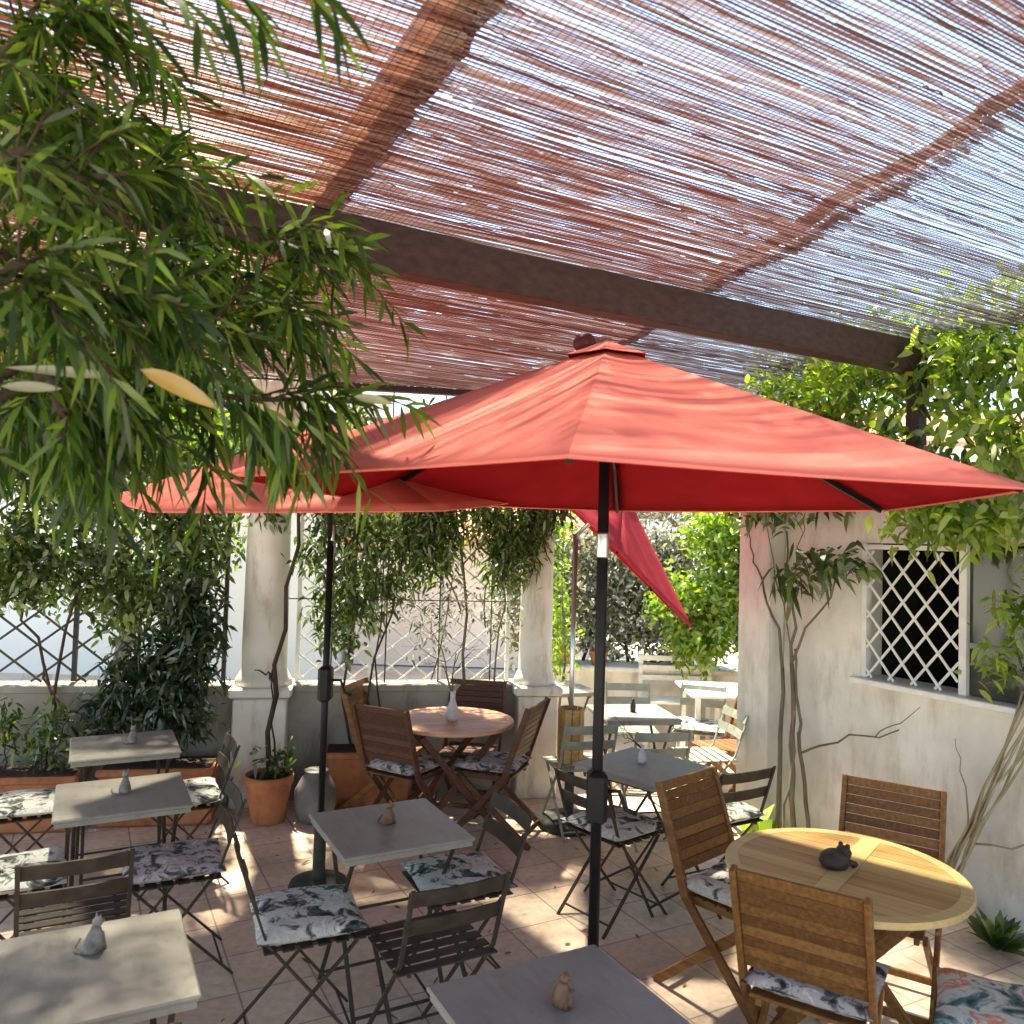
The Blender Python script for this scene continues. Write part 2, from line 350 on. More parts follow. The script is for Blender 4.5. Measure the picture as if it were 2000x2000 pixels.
# ---------------------------------------------------------------- parapet wall, columns, right wall
WD = Vector((.985, .173, 0)); WN = Vector((-.173, .985, 0)); WA = atan = math.atan2(.173, .985)
def wp(x): return Vector((x, 6.385+.1756*x, 0))            # centre line of the parapet at x
def oriented(mb, c, d, ang, ch=0): return mb.box(c, d, Matrix.Rotation(ang, 3, 'Z'), ch)
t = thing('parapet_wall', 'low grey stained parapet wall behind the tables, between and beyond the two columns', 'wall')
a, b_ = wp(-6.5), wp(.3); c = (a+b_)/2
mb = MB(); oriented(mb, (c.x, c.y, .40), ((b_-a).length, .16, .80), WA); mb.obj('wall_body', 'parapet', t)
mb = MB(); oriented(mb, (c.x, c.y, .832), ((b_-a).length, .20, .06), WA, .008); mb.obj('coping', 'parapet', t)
def column(name, x, label, r0, r1, pw, side=0):
    p = wp(x) - WN*.04
    t = thing(name, label, 'column', p, WA)
    mb = MB(); mb.box((0, 0, .39), (pw, pw, .78), None, .01); mb.obj('pedestal', 'column', t)
    mb = MB(); mb.box((0, 0, .825), (pw+.06, pw+.06, .07), None, .012); mb.obj('cornice', 'column', t)
    mb = MB(); prof = [(r0*1.25, .862), (r0*1.25, .90), (r0*1.12, .93), (r0*1.04, .96)]
    for i in range(13):
        k = i/12; prof.append((r0+(r1-r0)*k**1.5, .97+k*1.83))
    prof += [(r1*1.15, 2.82), (r1*1.3, 2.88), (r1*1.3, 2.95)]
    mb.lathe(prof, n=40); mb.obj('shaft', 'column', t)
    mb = MB(); mb.box((0, 0, 3.03), (r1*3, r1*3, .155), None, .01); mb.obj('capital', 'column', t)
    return t
column('stone_column', -1.83, 'round plaster column with a dark vine climbing it, left of the round wooden table', .165, .145, .38)
column('stone_column', .21, 'paler round plaster column on a square pedestal at the right end of the parapet', .132, .115, .32)

# right wall: from the corner pillar towards the camera
W0 = Vector((1.89, 5.86, 0)); WR = Vector((.467, -.884, 0)); WRn = Vector((-.884, -.467, 0)); ra = math.atan2(WR.y, WR.x)
def rw(t, z=0, off=0): p = W0+WR*t+WRn*off; return Vector((p.x, p.y, z))
t = thing('side_wall', 'white weathered side wall with window openings, behind the oval wooden table', 'wall')
mb = MB()
def seg(t0, t1, z0, z1, th=.2, off=-.1):
    p = rw((t0+t1)/2, (z0+z1)/2, off); oriented(mb, p, (t1-t0, th, z1-z0), ra)
seg(.16, 6.5, 0, 1.14); seg(.16, .80, 1.14, 2.5); seg(.80, 3.6, 2.03, 2.5); seg(3.6, 6.5, 1.14, 2.5)
mb.obj('wall_body', 'plaster_old', t)
mb = MB(); p = rw(2.19, 1.157, -.07); oriented(mb, p, (2.84, .30, .035), ra, .006); mb.obj('window_sill', 'white_paint', t)
mb = MB()
for (t0, t1, z0, z1, o1) in ((.9, 3.7, 1.0, 2.2, -1.9), ):
    p = rw((t0+t1)/2, 1.6, o1); oriented(mb, p, (3.4, .05, 1.6), ra)
    for tt in (.70, 3.8): p = rw(tt, 1.6, -1.05); oriented(mb, p, (.05, 1.7, 1.6), ra)
    p = rw(2.3, 2.3, -1.05); oriented(mb, p, (3.1, 1.65, .05), ra); p = rw(2.3, .9, -1.05); oriented(mb, p, (3.1, 1.65, .05), ra)
mb.obj('recess', 'dark_room', t)
# window: trellis leaf then two glazed leaves
wf = MB()
for tt, ww in ((.815, .035), (1.47, .045), (2.35, .035), (3.58, .04)):
    wf.bar(rw(tt, 1.176, -.03), rw(tt, 2.028, -.03), ww, .05, WR)
wf.bar(rw(.833, 2.005, -.028), rw(1.447, 2.005, -.028), .05, .03, WRn)
frame = wf.obj('window', 'white_paint', t)
g = MB(); p = rw(1.91, 1.60, -.04); oriented(g, p, (.84, .008, .84), ra); p = rw(2.96, 1.60, -.04); oriented(g, p, (1.18, .008, .84), ra); g.obj('pane', 'glass', frame)
g = MB()
for (lo, hi) in ((1.495, 2.33), (2.37, 3.56)): g.bar(rw(lo, 1.46, -.033), rw(hi, 1.46, -.033), .03, .02, (0, 0, 1))
g.obj('glazing_bar', 'green_metal', frame)
# white diamond trellis in the opening
tr = MB(); s0, s1, z0, z1 = .835, 1.445, 1.18, 1.98
def clipseg(px, pz, dx, dz):
    lo, hi = -9, 9
    for p_, d_, a_, b2 in ((px, dx, s0, s1), (pz, dz, z0, z1)):
        t1, t2 = (a_-p_)/d_, (b2-p_)/d_
        lo = max(lo, min(t1, t2)); hi = min(hi, max(t1, t2))
    return (lo, hi) if hi-lo > .04 else None
for sgn, off in ((1, -.012), (-1, -.004)):
    for k in range(-12, 14):
        px, pz = s0+k*.155, z0; q = clipseg(px, pz, .64*1.0, sgn*.77)
        if sgn == -1: q = clipseg(px, z1, .64, -.77); pz = z1
        if q: tr.bar(rw(px+.64*q[0], pz+sgn*.77*q[0], off), rw(px+.64*q[1], pz+sgn*.77*q[1], off), .015, .007, WRn.cross(Vector(WR)*.64+Vector((0, 0, sgn*.77))))
o = tr.obj('window_trellis', 'white_paint'); tag(o, 'white diamond trellis panel filling the dark window opening', 'trellis')

# corner pillar
t = thing('corner_pillar', 'pale grey square pillar at the far end of the side wall', 'pillar', W0, ra)
mb = MB(); mb.box((0, -.0, 1.3), (.30, .30, 2.6), None, .012); mb.obj('shaft', 'plaster', t)
mb = MB(); mb.box((0, 0, 2.65), (.36, .36, .09), None, .01); mb.obj('capital', 'plaster', t)

# planter wall and scenery beyond the opening
t = thing('planter_wall', 'low white planter wall under the hedge beyond the opening', 'wall')
mb = MB(); mb.box((2.65, 8.6, .33), (4.7, .5, .66), None, .01); mb.obj('wall_body', 'plaster', t)
mb = MB(); mb.box((2.65, 8.58, .68), (4.8, .60, .05), None, .01); mb.obj('coping', 'plaster', t)
mb = MB()
mb.box((3.55, 7.6, .55), (.35, 2.5, 1.1), None, .01); o = mb.obj('garden_wall', 'plaster'); tag(o, 'short cream garden wall beyond the opening, partly behind the grey pillar', 'wall')

def house(name, label, x0, x1, y, h, mat, rows, roof=True, z0=.4):
    t = thing(name, label, 'building', ((x0+x1)/2, y+3, 0))
    cx = (x1-x0)/2
    mb = MB(); mb.box((0, 0, h/2), (x1-x0, 6, h)); mb.obj('wall', mat, t)
    if roof:
        mb = MB(); mb.add([(-cx-.3, -3.4, h), (cx+.3, -3.4, h), (cx+.3, 0, h+1.3), (-cx-.3, 0, h+1.3), (-cx-.3, 3.4, h), (cx+.3, 3.4, h),
                (-cx-.3, -3.4, h-.12), (cx+.3, -3.4, h-.12), (-cx-.3, 3.4, h-.12), (cx+.3, 3.4, h-.12)],
               [(0, 1, 2, 3), (3, 2, 5, 4), (0, 6, 7, 1), (4, 5, 9, 8), (0, 3, 4, 8, 6), (1, 7, 9, 5, 2)]); mb.obj('roof', 'roof_tile', t)
    for zz in rows:
        n = int((x1-x0)/2.6)
        for i in range(n):
            xx = -cx+(i+.5)*(x1-x0)/n
            f = MB()
            for (c_, d_) in (((xx, -3.03, zz-.66), (1.1, .08, .08)), ((xx, -3.03, zz+.66), (1.1, .08, .08)), ((xx-.5, -3.03, zz), (.08, .07, 1.24)), ((xx+.5, -3.03, zz), (.08, .07, 1.24))): f.box(c_, d_)
            fo = f.obj('window', 'white_paint', t)
            MB().box((xx, -3.008, zz), (.9, .02, 1.22)).obj('pane', 'glass', fo)
    return t
house('white_house', 'white rendered house across the street, seen through the trellis foliage', -15, -2.6, 10.9, 6.2, 'stucco_white', (4.6,))
house('pink_house', 'low pinkish house beyond the parapet, between the two columns', -2.4, 1.2, 12.5, 2.0, 'stucco_pink', ())
house('white_villa', 'white villa behind the hedge, glimpsed under the large red parasol', 1.6, 14, 19, 4.6, 'stucco_white', (3.2,))
mb = MB()

# ---------------------------------------------------------------- pergola: beam and reed mats
zc = 3.165
def uv(u, v, z=zc): p = e1*u+e2*v; return Vector((p.x, p.y, z))
BV = 2.89   # beam position across
mb = MB(); mb.bar(uv(-3.4, BV, 3.072), uv(4.15, BV, 3.072), .09, .18, e2, .006)
o = bm_o = mb.obj('pergola_beam', 'beam'); tag(o, 'dark brown timber beam carrying the reed roof', 'beam')
mb = MB(); mb.bar(uv(4.10, BV, 2.30), uv(4.10, BV, 2.981), .08, .08, e1, .006); mb.box(uv(4.22, BV, 2.42), (.22, .08, .10), Matrix.Rotation(ANG, 3, 'Z')); mb.obj('bracket', 'beam', bm_o)

def mat_panel(name, label, u0f, u1f, v0, v1, pitch, dens, mat, seed, z=zc+.012, rmin=.0022, rmax=.0036, mean_gap=None):
    """a mat of thin reeds laid along e1, tied with twine; u-limits are functions of v"""
    rg = np.random.default_rng(seed); t = thing(name, label, 'reed mat')
    vs = np.arange(v0, v1, pitch); K = 7
    # density: runs of missing or sparse reeds
    noise = np.interp(vs, np.linspace(v0, v1, 60), rg.random(60)); noise2 = np.interp(vs, np.linspace(v0, v1, 260), rg.random(260))
    pr = dens + (noise-.5)*.18 + (noise2-.5)*.30
    rows = []
    for v, p_ in zip(vs, pr):
        a_, b2 = u0f(v), u1f(v)
        umax = (6.42-.965*v)/.3145
        b2 = min(b2, umax)
        if b2-a_ < .1: continue
        # a reed row is made of one to three stalks end to end, some missing
        cuts = np.sort(rg.uniform(a_, b2, rg.integers(0, 3))); ends = [a_, *cuts, b2]
        for s_, e_ in zip(ends[:-1], ends[1:]):
            if e_-s_ < .08: continue
            if rg.random() < p_: rows.append((v+rg.normal()*.0012, s_+rg.normal()*.012, e_+rg.normal()*.018, rg.uniform(rmin, rmax)))
    n = len(rows); rw_ = np.array(rows); tt = np.linspace(0, 1, K)
    U = rw_[:, 1:2]+(rw_[:, 2:3]-rw_[:, 1:2])*tt; V_ = rw_[:, 0:1]+rg.normal(size=(n, K))*.0016
    V_ += .010*np.sin(U*1.3+seed)+.006*np.sin(U*3.7+seed*2)
    Zs = z+rg.normal(size=(n, K))*.0015-.030*np.abs(np.sin((V_-BV)*1.9))*1.0
    r_ = rw_[:, 3]
    c, s_ = math.cos(ANG), math.sin(ANG)
    ring = np.array([[1, 0], [0, 1], [-1, 0], [0, -1]], float)
    Vv = V_[:, :, None]+ring[:, 0]*r_[:, None, None]; Zz = Zs[:, :, None]+ring[:, 1]*r_[:, None, None]*.8; Uu = np.repeat(U[:, :, None], 4, 2)
    X = Uu*c-Vv*s_; Y = Uu*s_+Vv*c
    P = np.stack([X, Y, Zz], -1).reshape(-1, 3)
    base = (np.arange(n)*K*4)[:, None, None]+(np.arange(K-1)*4)[None, :, None]; kk = np.arange(4)[None, None, :]; k2 = (kk+1) % 4
    F = np.stack([base+kk, base+k2, base+4+k2, base+4+kk], -1).reshape(-1, 4)
    npmesh('reeds', P, None, F, mat, t, smooth=False)
    # twine across
    T = MB(); 
    du = .021; u = u0f(v0)+.01
    segs = []
    vv = np.linspace(v0, v1, 30)
    us = np.arange(min(u0f(v0), u0f(v1)), max(u1f(v0), u1f(v1)), du)
    allV, allF, o = [], [], 0
    for u in us:
        m_ = np.array([(u > u0f(q)) and (u < min(u1f(q), (6.42-.965*q)/.3145)) for q in vv])
        idx = np.where(m_)[0]
        if len(idx) < 2: continue
        q = vv[idx[0]:idx[-1]+1]; uu = u+rg.normal(size=len(q))*.0015; zz = z-.004-.030*np.abs(np.sin((q-BV)*1.9)); k = len(q); h_ = .00075
        for j, (du_, dz_) in enumerate(((-h_, 0), (h_, 0), (0, -h_*1.5))):
            pass
        ringp = np.array([[-h_, 0], [h_, 0], [0, -1.6*h_]])
        PU = uu[:, None]+ringp[:, 0]; PZ = zz[:, None]+ringp[:, 1]; PV = np.repeat(q[:, None], 3, 1)
        allV.append(np.stack([PU*c-PV*s_, PU*s_+PV*c, PZ], -1).reshape(-1, 3))
        bb = (np.arange(k-1)*3)[:, None]+o; k3 = np.arange(3)[None]; k4 = (k3+1) % 3
        allF.append(np.stack([bb+k3, bb+k4, bb+3+k4, bb+3+k3], -1).reshape(-1, 4)); o += k*3
    if allV: npmesh('twine', np.concatenate(allV), None, np.concatenate(allF), 'twine', t, smooth=False)
    return t
b2u = lambda v: 2.08+.21*(v-.6)+.02*math.sin(v*9)      # ragged seam between the second and third mat
mat_panel('reed_roof_mat', 'reddish reed mat roofing the left part of the pergola, beside the foreground tree', lambda v: -3.4, lambda v: .735+.006*math.sin(v*11), -1.0, 8.0, .0066, .98, 'reed', 3, rmin=.0024, rmax=.0037)
mat_panel('reed_roof_mat', 'wide reed mat over the middle of the terrace, between the two seams in the roof', lambda v: .72+.006*math.sin(v*13), b2u, -1.0, 6.6, .0066, .95, 'reed_mid', 5, z=zc+.020, rmin=.0023, rmax=.0037)
mat_panel('reed_roof_mat', 'thin greyish reed mat at the right side of the roof, near the wall climber', lambda v: b2u(v)-.06, lambda v: 4.9, -1.0, 5.2, .0070, .90, 'reed_grey', 9, z=zc+.030, rmin=.0021, rmax=.0033)
# rotten battens over the seams (uneven width)
def batten(name, f0, f1, v0, v1, z, label, mat='reed', seed=1, n=160):
    rg = np.random.default_rng(seed); vs = np.linspace(v0, v1, n); t = []
    mb = MB(); 
    P = []
    for v in vs:
        P.append((f0(v)+rg.normal()*.006, f1(v)+rg.normal()*.006, v))
    V = []; F = []
    for i, (a_, b2, v) in enumerate(P):
        for (u, zz) in ((a_, z), (b2, z), (b2, z+.012), (a_, z+.012)): V.append(uv(u, v, zz))
    for i in range(n-1):
        for k in range(4): F.append((i*4+k, i*4+(k+1) % 4, i*4+4+(k+1) % 4, i*4+4+k))
    mb.add(V, F); o = mb.obj(name, mat); tag(o, label, 'batten'); return o
M['batten'] = mottled('red_brown_batten', (.040, .014, .012), (.10, .040, .030), 9, .8, .5, mapscale=(1, 1, 1))
M['batten2'] = mottled('brown_batten', (.13, .07, .05), (.25, .15, .11), 9, .8, .5)
batten('seam_batten', lambda v: .672, lambda v: .785, -1.0, 6.3, zc+.030, 'wide dark red seam strip under the reed roof, left of the middle', 'batten', 4)
batten('seam_batten', lambda v: b2u(v)-.06+.006*math.sin(v*37), lambda v: b2u(v)+.01+.008*math.sin(v*31), -1.0, 5.0, zc+.062, 'narrow ragged brown seam strip across the right part of the reed roof', 'batten2', 5)
# rafters above the mats
for i, u in enumerate((-2.2, .728, 4.4)):
    mb = MB(); mb.bar(uv(u, -1.0, zc+.115), uv(u, (6.3-.3145*u)/.965, zc+.115), .05, .09, (0, 0, 1)); o = mb.obj('rafter', 'beam')
    tag(o, ('rafter above the left reed mat', 'rafter lying over the left seam of the reed roof', 'rafter above the right reed mat')[i], 'rafter', 'rafters over the reed roof')
mb = MB(); a, b_ = wp(-6.0)-WN*.04, wp(.42)-WN*.04
mb.bar((a.x, a.y, 3.112), (b_.x, b_.y, 3.112), .09, .008, (0, 0, 1)); 
mb = MB(); mb.bar((a.x, a.y, 3.135), (b_.x, b_.y, 3.135), .07, .05, WN, .004); o = mb.obj('eaves_beam', 'beam'); tag(o, 'thin timber beam resting on the two columns', 'beam')

# ---------------------------------------------------------------- parasols
def hexpts(r, rot): return [(r*math.cos(rot+k*math.pi/3), r*math.sin(rot+k*math.pi/3)) for k in range(6)]
def canopy_mesh(r, zr, za, rot, mat, parent, name='canopy', sag=.045, r0=0.03):
    """six panels between ribs; cloth sags a little between them"""
    NR, NS = 12, 8; V = []; F = []
    pts = hexpts(1, rot)
    for k in range(6):
        a_, b2 = Vector(pts[k]), Vector(pts[(k+1) % 6]); o = len(V)
        for i in range(NR+1):
            q = r0/r+(1-r0/r)*i/NR
            for j in range(NS+1):
                s = j/NS; p = a_.lerp(b2, s)*r*q
                inw = 1-.012*math.sin(math.pi*s)*q*q     # hems curve inwards
                z = za+(zr-za)*q - sag*math.sin(math.pi*s)*q*(1-q*.93)*1.6
                V.append((p.x*inw, p.y*inw, z))
        for i in range(NR):
            for j in range(NS): F.append((o+i*(NS+1)+j, o+(i+1)*(NS+1)+j, o+(i+1)*(NS+1)+j+1, o+i*(NS+1)+j+1))
    mb = MB(); mb.add(V, F, True)
    o = mb.obj(name, mat, parent)
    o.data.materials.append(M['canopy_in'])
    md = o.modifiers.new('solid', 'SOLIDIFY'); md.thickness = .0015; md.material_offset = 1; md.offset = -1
    return o
def parasol(name, label, loc, rz, r, zr, za, rot, pole_r, mat, polemat, base_r, crank=1.02, tilt=None, pole_h=None, polemat2=None, sleeve=False):
    t = thing(name, label, 'parasol', loc, rz)
    hub = bpy.data.objects.new('head', None)
    mb = MB(); mb.tube([(0, 0, .06), (0, 0, (pole_h or za-.02))], pole_r, 14); pole = mb.obj('pole', polemat, t)
    mb = MB(); mb.lathe([(base_r, .0), (base_r, .035), (base_r*.93, .06), (base_r*.45, .078), (.05, .085), (.035, .10), (.033, .36), (.030, .37)], n=36); mb.obj('base', 'base_cast', t)
    if crank:
        mb = MB(); mb.box((0, 0, crank), (.075, .10, .20), None, .018); c_ = mb.obj('crank_housing', 'black', t)
        mb = MB(); mb.tube([(.03, 0, crank+.02), (.085, 0, crank+.02), (.11, -.01, crank-.045), (.15, -.01, crank-.06)], .009, 6); mb.obj('handle', 'black', c_)
        mb = MB(); mb.lathe([(pole_r+.002, zr-.24), (pole_r+.003, zr-.235), (pole_r+.003, zr-.15), (pole_r+.002, zr-.145)], n=16); mb.obj('pole_glint', 'silver', t)  # bright band imitates the reflection on the pole below the hub
    parts = []
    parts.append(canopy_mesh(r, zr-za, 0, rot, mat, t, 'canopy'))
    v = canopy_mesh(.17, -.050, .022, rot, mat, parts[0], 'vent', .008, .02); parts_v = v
    mb = MB(); mb.lathe([(.034, .002), (.044, .015), (.046, .035), (.036, .058), (.016, .070), (.004, .073)], (-.085, .05, -.01), 18); parts.append(mb.obj('finial', 'canopy_dark', t))
    hp = hexpts(r, rot)
    mb = MB()
    for k in range(6):
        a_, b2 = Vector((*hp[k], zr-za)), Vector((*hp[(k+1) % 6], zr-za)); mb.tube([a_.lerp(b2, j/8)*Vector((1,1,1)).length/math.sqrt(3) if 0 else Vector((a_.lerp(b2, j/8).x*(1-.012*math.sin(math.pi*j/8)), a_.lerp(b2, j/8).y*(1-.012*math.sin(math.pi*j/8)), zr-za-.04*math.sin(math.pi*j/8)*.07*1.6-.003)) for j in range(9)], .0045, 5)
    mb.obj('hem', mat, parts[0])
    for k, (x, y) in enumerate(hexpts(1, rot)):
        mb = MB(); mb.bar((x*.04, y*.04, -.045), (x*(r-.03), y*(r-.03), (zr-za)*(1-.03/r)-.018), .014, .022, (-y, x, 0)); rb = mb.obj('rib', 'black', t); parts.append(rb)
        q = .62; mb = MB(); mb.bar((x*.05, y*.05, (zr-za)*.42), (x*r*q, y*r*q, (zr-za)*q-.032), .010, .016, (-y, x, 0)); s_ = mb.obj('strut', 'black', rb)
    mb = MB(); mb.lathe([(.05, (zr-za)*.42-.03), (.055, (zr-za)*.42-.02), (.055, (zr-za)*.42+.03), (.04, (zr-za)*.42+.04)], n=16); parts.append(mb.obj('hub', 'black', t))
    Mx = Matrix.Translation((0, 0, za))
    if tilt:
        ax, ang, zp = tilt      # tilts about a joint below the canopy
        Mx = Matrix.Translation((0, 0, zp)) @ Matrix.Rotation(ang, 4, ax) @ Matrix.Translation((0, 0, za-zp))
        mb = MB(); mb.tube([(0, 0, zp-za), (0, 0, 0)], pole_r*.9, 12); parts.append(mb.obj('upper_pole', polemat, t))
    for p_ in parts: p_.matrix_local = Mx
    if sleeve:
        mb = MB()
        for k in range(10):
            a_ = 2*math.pi*k/10; mb.box((math.cos(a_)*.085, math.sin(a_)*.085, .62), (.012, .05, .40), Matrix.Rotation(a_, 3, 'Z'), .003)
        mb.obj('wooden_sleeve', 'teak_light', t)
    return t
M['canopy_dark'] = mottled('dark_red_knob', (.06, .006, .010), (.10, .012, .018), 10, .6, 0)
parasol('red_parasol', 'large open coral red parasol on a black pole in the middle of the terrace', (.352, 3.07, 0), 0, 1.40, 2.165, 2.745, -math.pi/2-.17, .021, 'canopy', 'black', .26)
parasol('red_parasol', 'coral red parasol further back, seen beneath the left edge of the large one', (-1.02, 4.52, 0), 0, 1.22, 2.19, 2.60, -math.pi/2-.42, .019, 'canopy', 'black', .165, crank=1.15, tilt=(Vector((1, -.25, 0)), R(6), 1.9), pole_h=1.92)
parasol('red_parasol', 'steeply tilted crimson parasol on a round black base beside the paler column', (.455, 5.66, 0), 0, 1.02, 2.15, 2.50, -math.pi/2+.16, .018, 'canopy2', 'silver', .21, crank=None, tilt=(Vector((.10, 1, 0)), R(44), 2.02), pole_h=2.04, sleeve=True)

# ---------------------------------------------------------------- bistro tables
TH = .72
def bistro_table(label, x, y, yaw, mat='top', group='square metal bistro tables'):
    t = thing('bistro_table', label, 'table', (x, y, 0), yaw, group)
    s = .57/2
    mb = MB(); mb.box((0, 0, TH-.0075), (2*s, 2*s, .015), None, .005); mb.box((0, 0, TH-.027), (2*s-.02, 2*s-.02, .02)); mb.obj('tabletop', mat, t)
    mb = MB()
    for sx in (-1, 1): mb.box((sx*.225, 0, TH-.049), (.02, .46, .02))
    mb.obj('rail', 'metal', t)
    for sx in (-1, 1):
        for (yy, off) in ((1, .222), (-1, .198)):
            mb = MB(); mb.bar((sx*off, -yy*.20, TH-.062), (sx*off, yy*.225, .0), .018, .010, (1, 0, 0), .002); mb.obj('leg', 'metal', t)
    for (yy, z, wd) in ((.20, .04, .43), (-.20, .04, .385), (.03, .37, .42)):
        mb = MB(); mb.bar((-wd/2, yy, z), (wd/2, yy, z), .010, .010); mb.obj('stretcher', 'metal', t)
    return t
T = {'A': (-1.193, 2.34), 'B': (-1.82, 3.86), 'C': (-2.24, 4.75), 'D': (-.50, 3.55), 'E': (.18, 2.18)}
tl = {'A': 'taupe square bistro table with a cat figurine, nearest on the left', 'B': 'taupe bistro table in the middle of the left row, cushioned chairs at both ends',
      'C': 'taupe bistro table furthest back in the left row, in front of the parapet', 'D': 'taupe bistro table with thin crossed legs in front of the round wooden table',
      'E': 'shaded grey bistro table right beside the large parasol pole'}
tab0 = None
for k, (x, y) in T.items():
    tab0 = bistro_table(tl[k], x, y, R(28)) if tab0 is None else dup(tab0, (x, y, 0), R(28), tl[k])
dup(tab0, (.79, 4.62, 0), R(45), 'bluish lit bistro table with a twig vase, turned cornerwise behind the large pole')
dup(tab0, (.95, 6.05, 0), R(10), 'pale sunlit bistro table in the opening beyond the tilted parasol')
dup(tab0, (.42, 7.0, 0), R(20), 'bistro table at the back of the opening beside the paler column')

# ---------------------------------------------------------------- chairs
def bistro_chair(label, loc, rz, fm='metal', group='folding metal bistro chairs'):
    t = thing('bistro_chair', label, 'chair', loc, rz, group)
    for sx in (-1, 1):
        mb = MB(); mb.bar((sx*.185, -.275, .775), (sx*.185, -.17, .47), .016, .009, (1, 0, 0)); mb.bar((sx*.185, -.17, .474), (sx*.185, .22, 0), .016, .009, (1, 0, 0)); mb.obj('leg', fm, t)
        mb = MB(); mb.bar((sx*.165, -.25, 0), (sx*.165, .17, .43), .016, .009, (1, 0, 0)); mb.obj('leg', fm, t)
    for z, yy in ((.735, -.258), (.625, -.222)):
        mb = MB(); q = Matrix.Rotation(R(18), 3, 'X'); 
        for sx, aa in ((-1, .10), (0, 0), (1, -.10)):
            mb.box((sx*.128, yy-(0 if sx else .008), z), (.133 if sx else .13, .007, .062), Matrix.Rotation(-aa, 3, 'Z') @ q)
        mb.obj('backrest', fm, t)
    mb = MB()
    for k in range(6): mb.box((0, -.16+k*.066, .447), (.40, .048, .007), None, .002)
    mb.box((-.15, 0, .437), (.012, .36, .012)); mb.box((.15, 0, .437), (.012, .36, .012)); mb.obj('seat', fm, t)
    for (yy, z, wd) in ((.17, .06, .37), (-.205, .05, .33)):
        mb = MB(); mb.bar((-wd/2, yy, z), (wd/2, yy, z), .008, .008); mb.obj('stretcher', fm, t)
    return t
def cushion_bm(sx=.41, sy=.40, h=.075):
    n = 18; V = []; F = []
    rr = np.random.default_rng(3)
    for top in (1, -1):
        for i in range(n+1):
            for j in range(n+1):
                x, y = -1+2*i/n, -1+2*j/n
                e = max(0, (1-abs(x)**3.2))*max(0, (1-abs(y)**3.2)); z = top*(h/2)*e**.42
                if top == 1:
                    for (a_, b2) in ((0, 0), (.45, .45), (-.45, .45), (.45, -.45), (-.45, -.45)):
                        z -= .010*math.exp(-((x-a_)**2+(y-b2)**2)/.02)
                    z += .004*math.sin(x*5+y*3)
                k = 1+.03*abs(x*y)
                V.append((x*sx/2*k, y*sy/2*k, z+h/2))
    m_ = (n+1)**2
    for i in range(n):
        for j in range(n):
            a_ = i*(n+1)+j; F.append((a_, a_+n+1, a_+n+2, a_+1)); F.append((m_+a_, m_+a_+1, m_+a_+n+2, m_+a_+n+1))
    mb = MB(); mb.add(V, F, True); return mb
cush = {}
def cushion(label, loc, rz, mat='floral', sc=1, group='floral seat cushions'):
    if mat not in cush:
        o = cushion_bm().obj('seat_cushion', mat)
        bm = bmesh.new(); bm.from_mesh(o.data); bmesh.ops.remove_doubles(bm, verts=bm.verts, dist=.0004); bm.to_mesh(o.data); bm.free()
        cush[mat] = o
    else:
        o = cush[mat].copy(); C.objects.link(o)
    o.location = loc; o.rotation_euler = (0, 0, rz+random.uniform(-.06, .06)+random.choice((0, math.pi/2, math.pi))); o.scale = (sc, sc, sc*random.uniform(.8, 1.1))
    tag(o, label, 'cushion', group); return o
ch0 = None
def chair(x, y, facing, label, clabel=None, cmat='floral', fm='metal', z=0):
    global ch0, ch1
    rz = R(facing-90); loc = (x, y, z)
    if fm == 'metal':
        ch0_ = ch0; 
        if ch0 is None: ch0 = bistro_chair(label, loc, rz)
        else: dup(ch0, loc, rz, label)
    else:
        if ch1 is None: ch1 = bistro_chair(label, loc, rz, fm)
        else: dup(ch1, loc, rz, label)
    if clabel: cushion(clabel, (x, y, z+.452), rz, cmat)
ch1 = None
chair(-.77, 3.22, 24, 'brown metal bistro chair left of the bare-floored middle table, seen from its side', 'green and white floral cushion at the left side of the middle bistro table')
chair(-.27, 3.10, 119, 'brown metal bistro chair with its slatted back to us, before the middle table')
chair(-.20, 3.63, 206, 'brown metal bistro chair tucked in at the right of the middle table', 'green-edged floral cushion tucked beneath the right of the middle table')
chair(-2.12, 3.52, 28, 'brown metal bistro chair cut by the left edge, beside the left row', 'white and green floral cushion cut by the left picture edge')
chair(-1.50, 3.70, 208, 'brown metal bistro chair with long crossed legs at the right of the left row', 'pink-grey floral cushion right of the middle table of the left row', 'floral_pink')
chair(-1.69, 3.22, 118, 'brown bistro chair showing two wide back slats behind the nearest left table')
chair(-2.60, 4.40, 28, 'metal bistro chair at the left end of the furthest left table', 'pale floral cushion at the left, just behind the second table of the row')
chair(-1.84, 4.62, 208, 'metal bistro chair near the terracotta pot, at the right end of the furthest left table', 'pale floral cushion at the right, just behind the second table of the row')
chair(-1.08, 2.17, 118, 'metal bistro chair pushed under the nearest left table', 'dark floral cushion under the front edge of the nearest left table', 'floral_pink')
chair(.60, 4.36, 40, 'metal bistro chair just right of the large pole, at the twig-vase table', 'pale blue-white cushion just right of the large parasol pole')
chair(1.20, 4.62, 118, 'metal bistro chair with leafy twigs over it, in front of the grey pillar', 'teal-white floral cushion in front of the grey pillar')
chair(.50, 5.62, 105, 'grey-green bistro chair behind the large pole, its back to us', None, fm='green_metal')
chair(.98, 5.48, 100, 'grey-green bistro chair between the twig-vase table and the pale sunlit table', 'white cushion at the pale sunlit table', fm='green_metal')
chair(1.45, 5.95, 190, 'grey-green bistro chair at the right of the pale sunlit table', None, fm='green_metal')
chair(1.05, 6.75, 270, 'grey-green bistro chair behind the pale sunlit table', None, fm='green_metal')
chair(1.62, 6.75, 250, 'grey-green bistro chair by the white garden table', 'white cushion beside the white garden table', fm='green_metal')
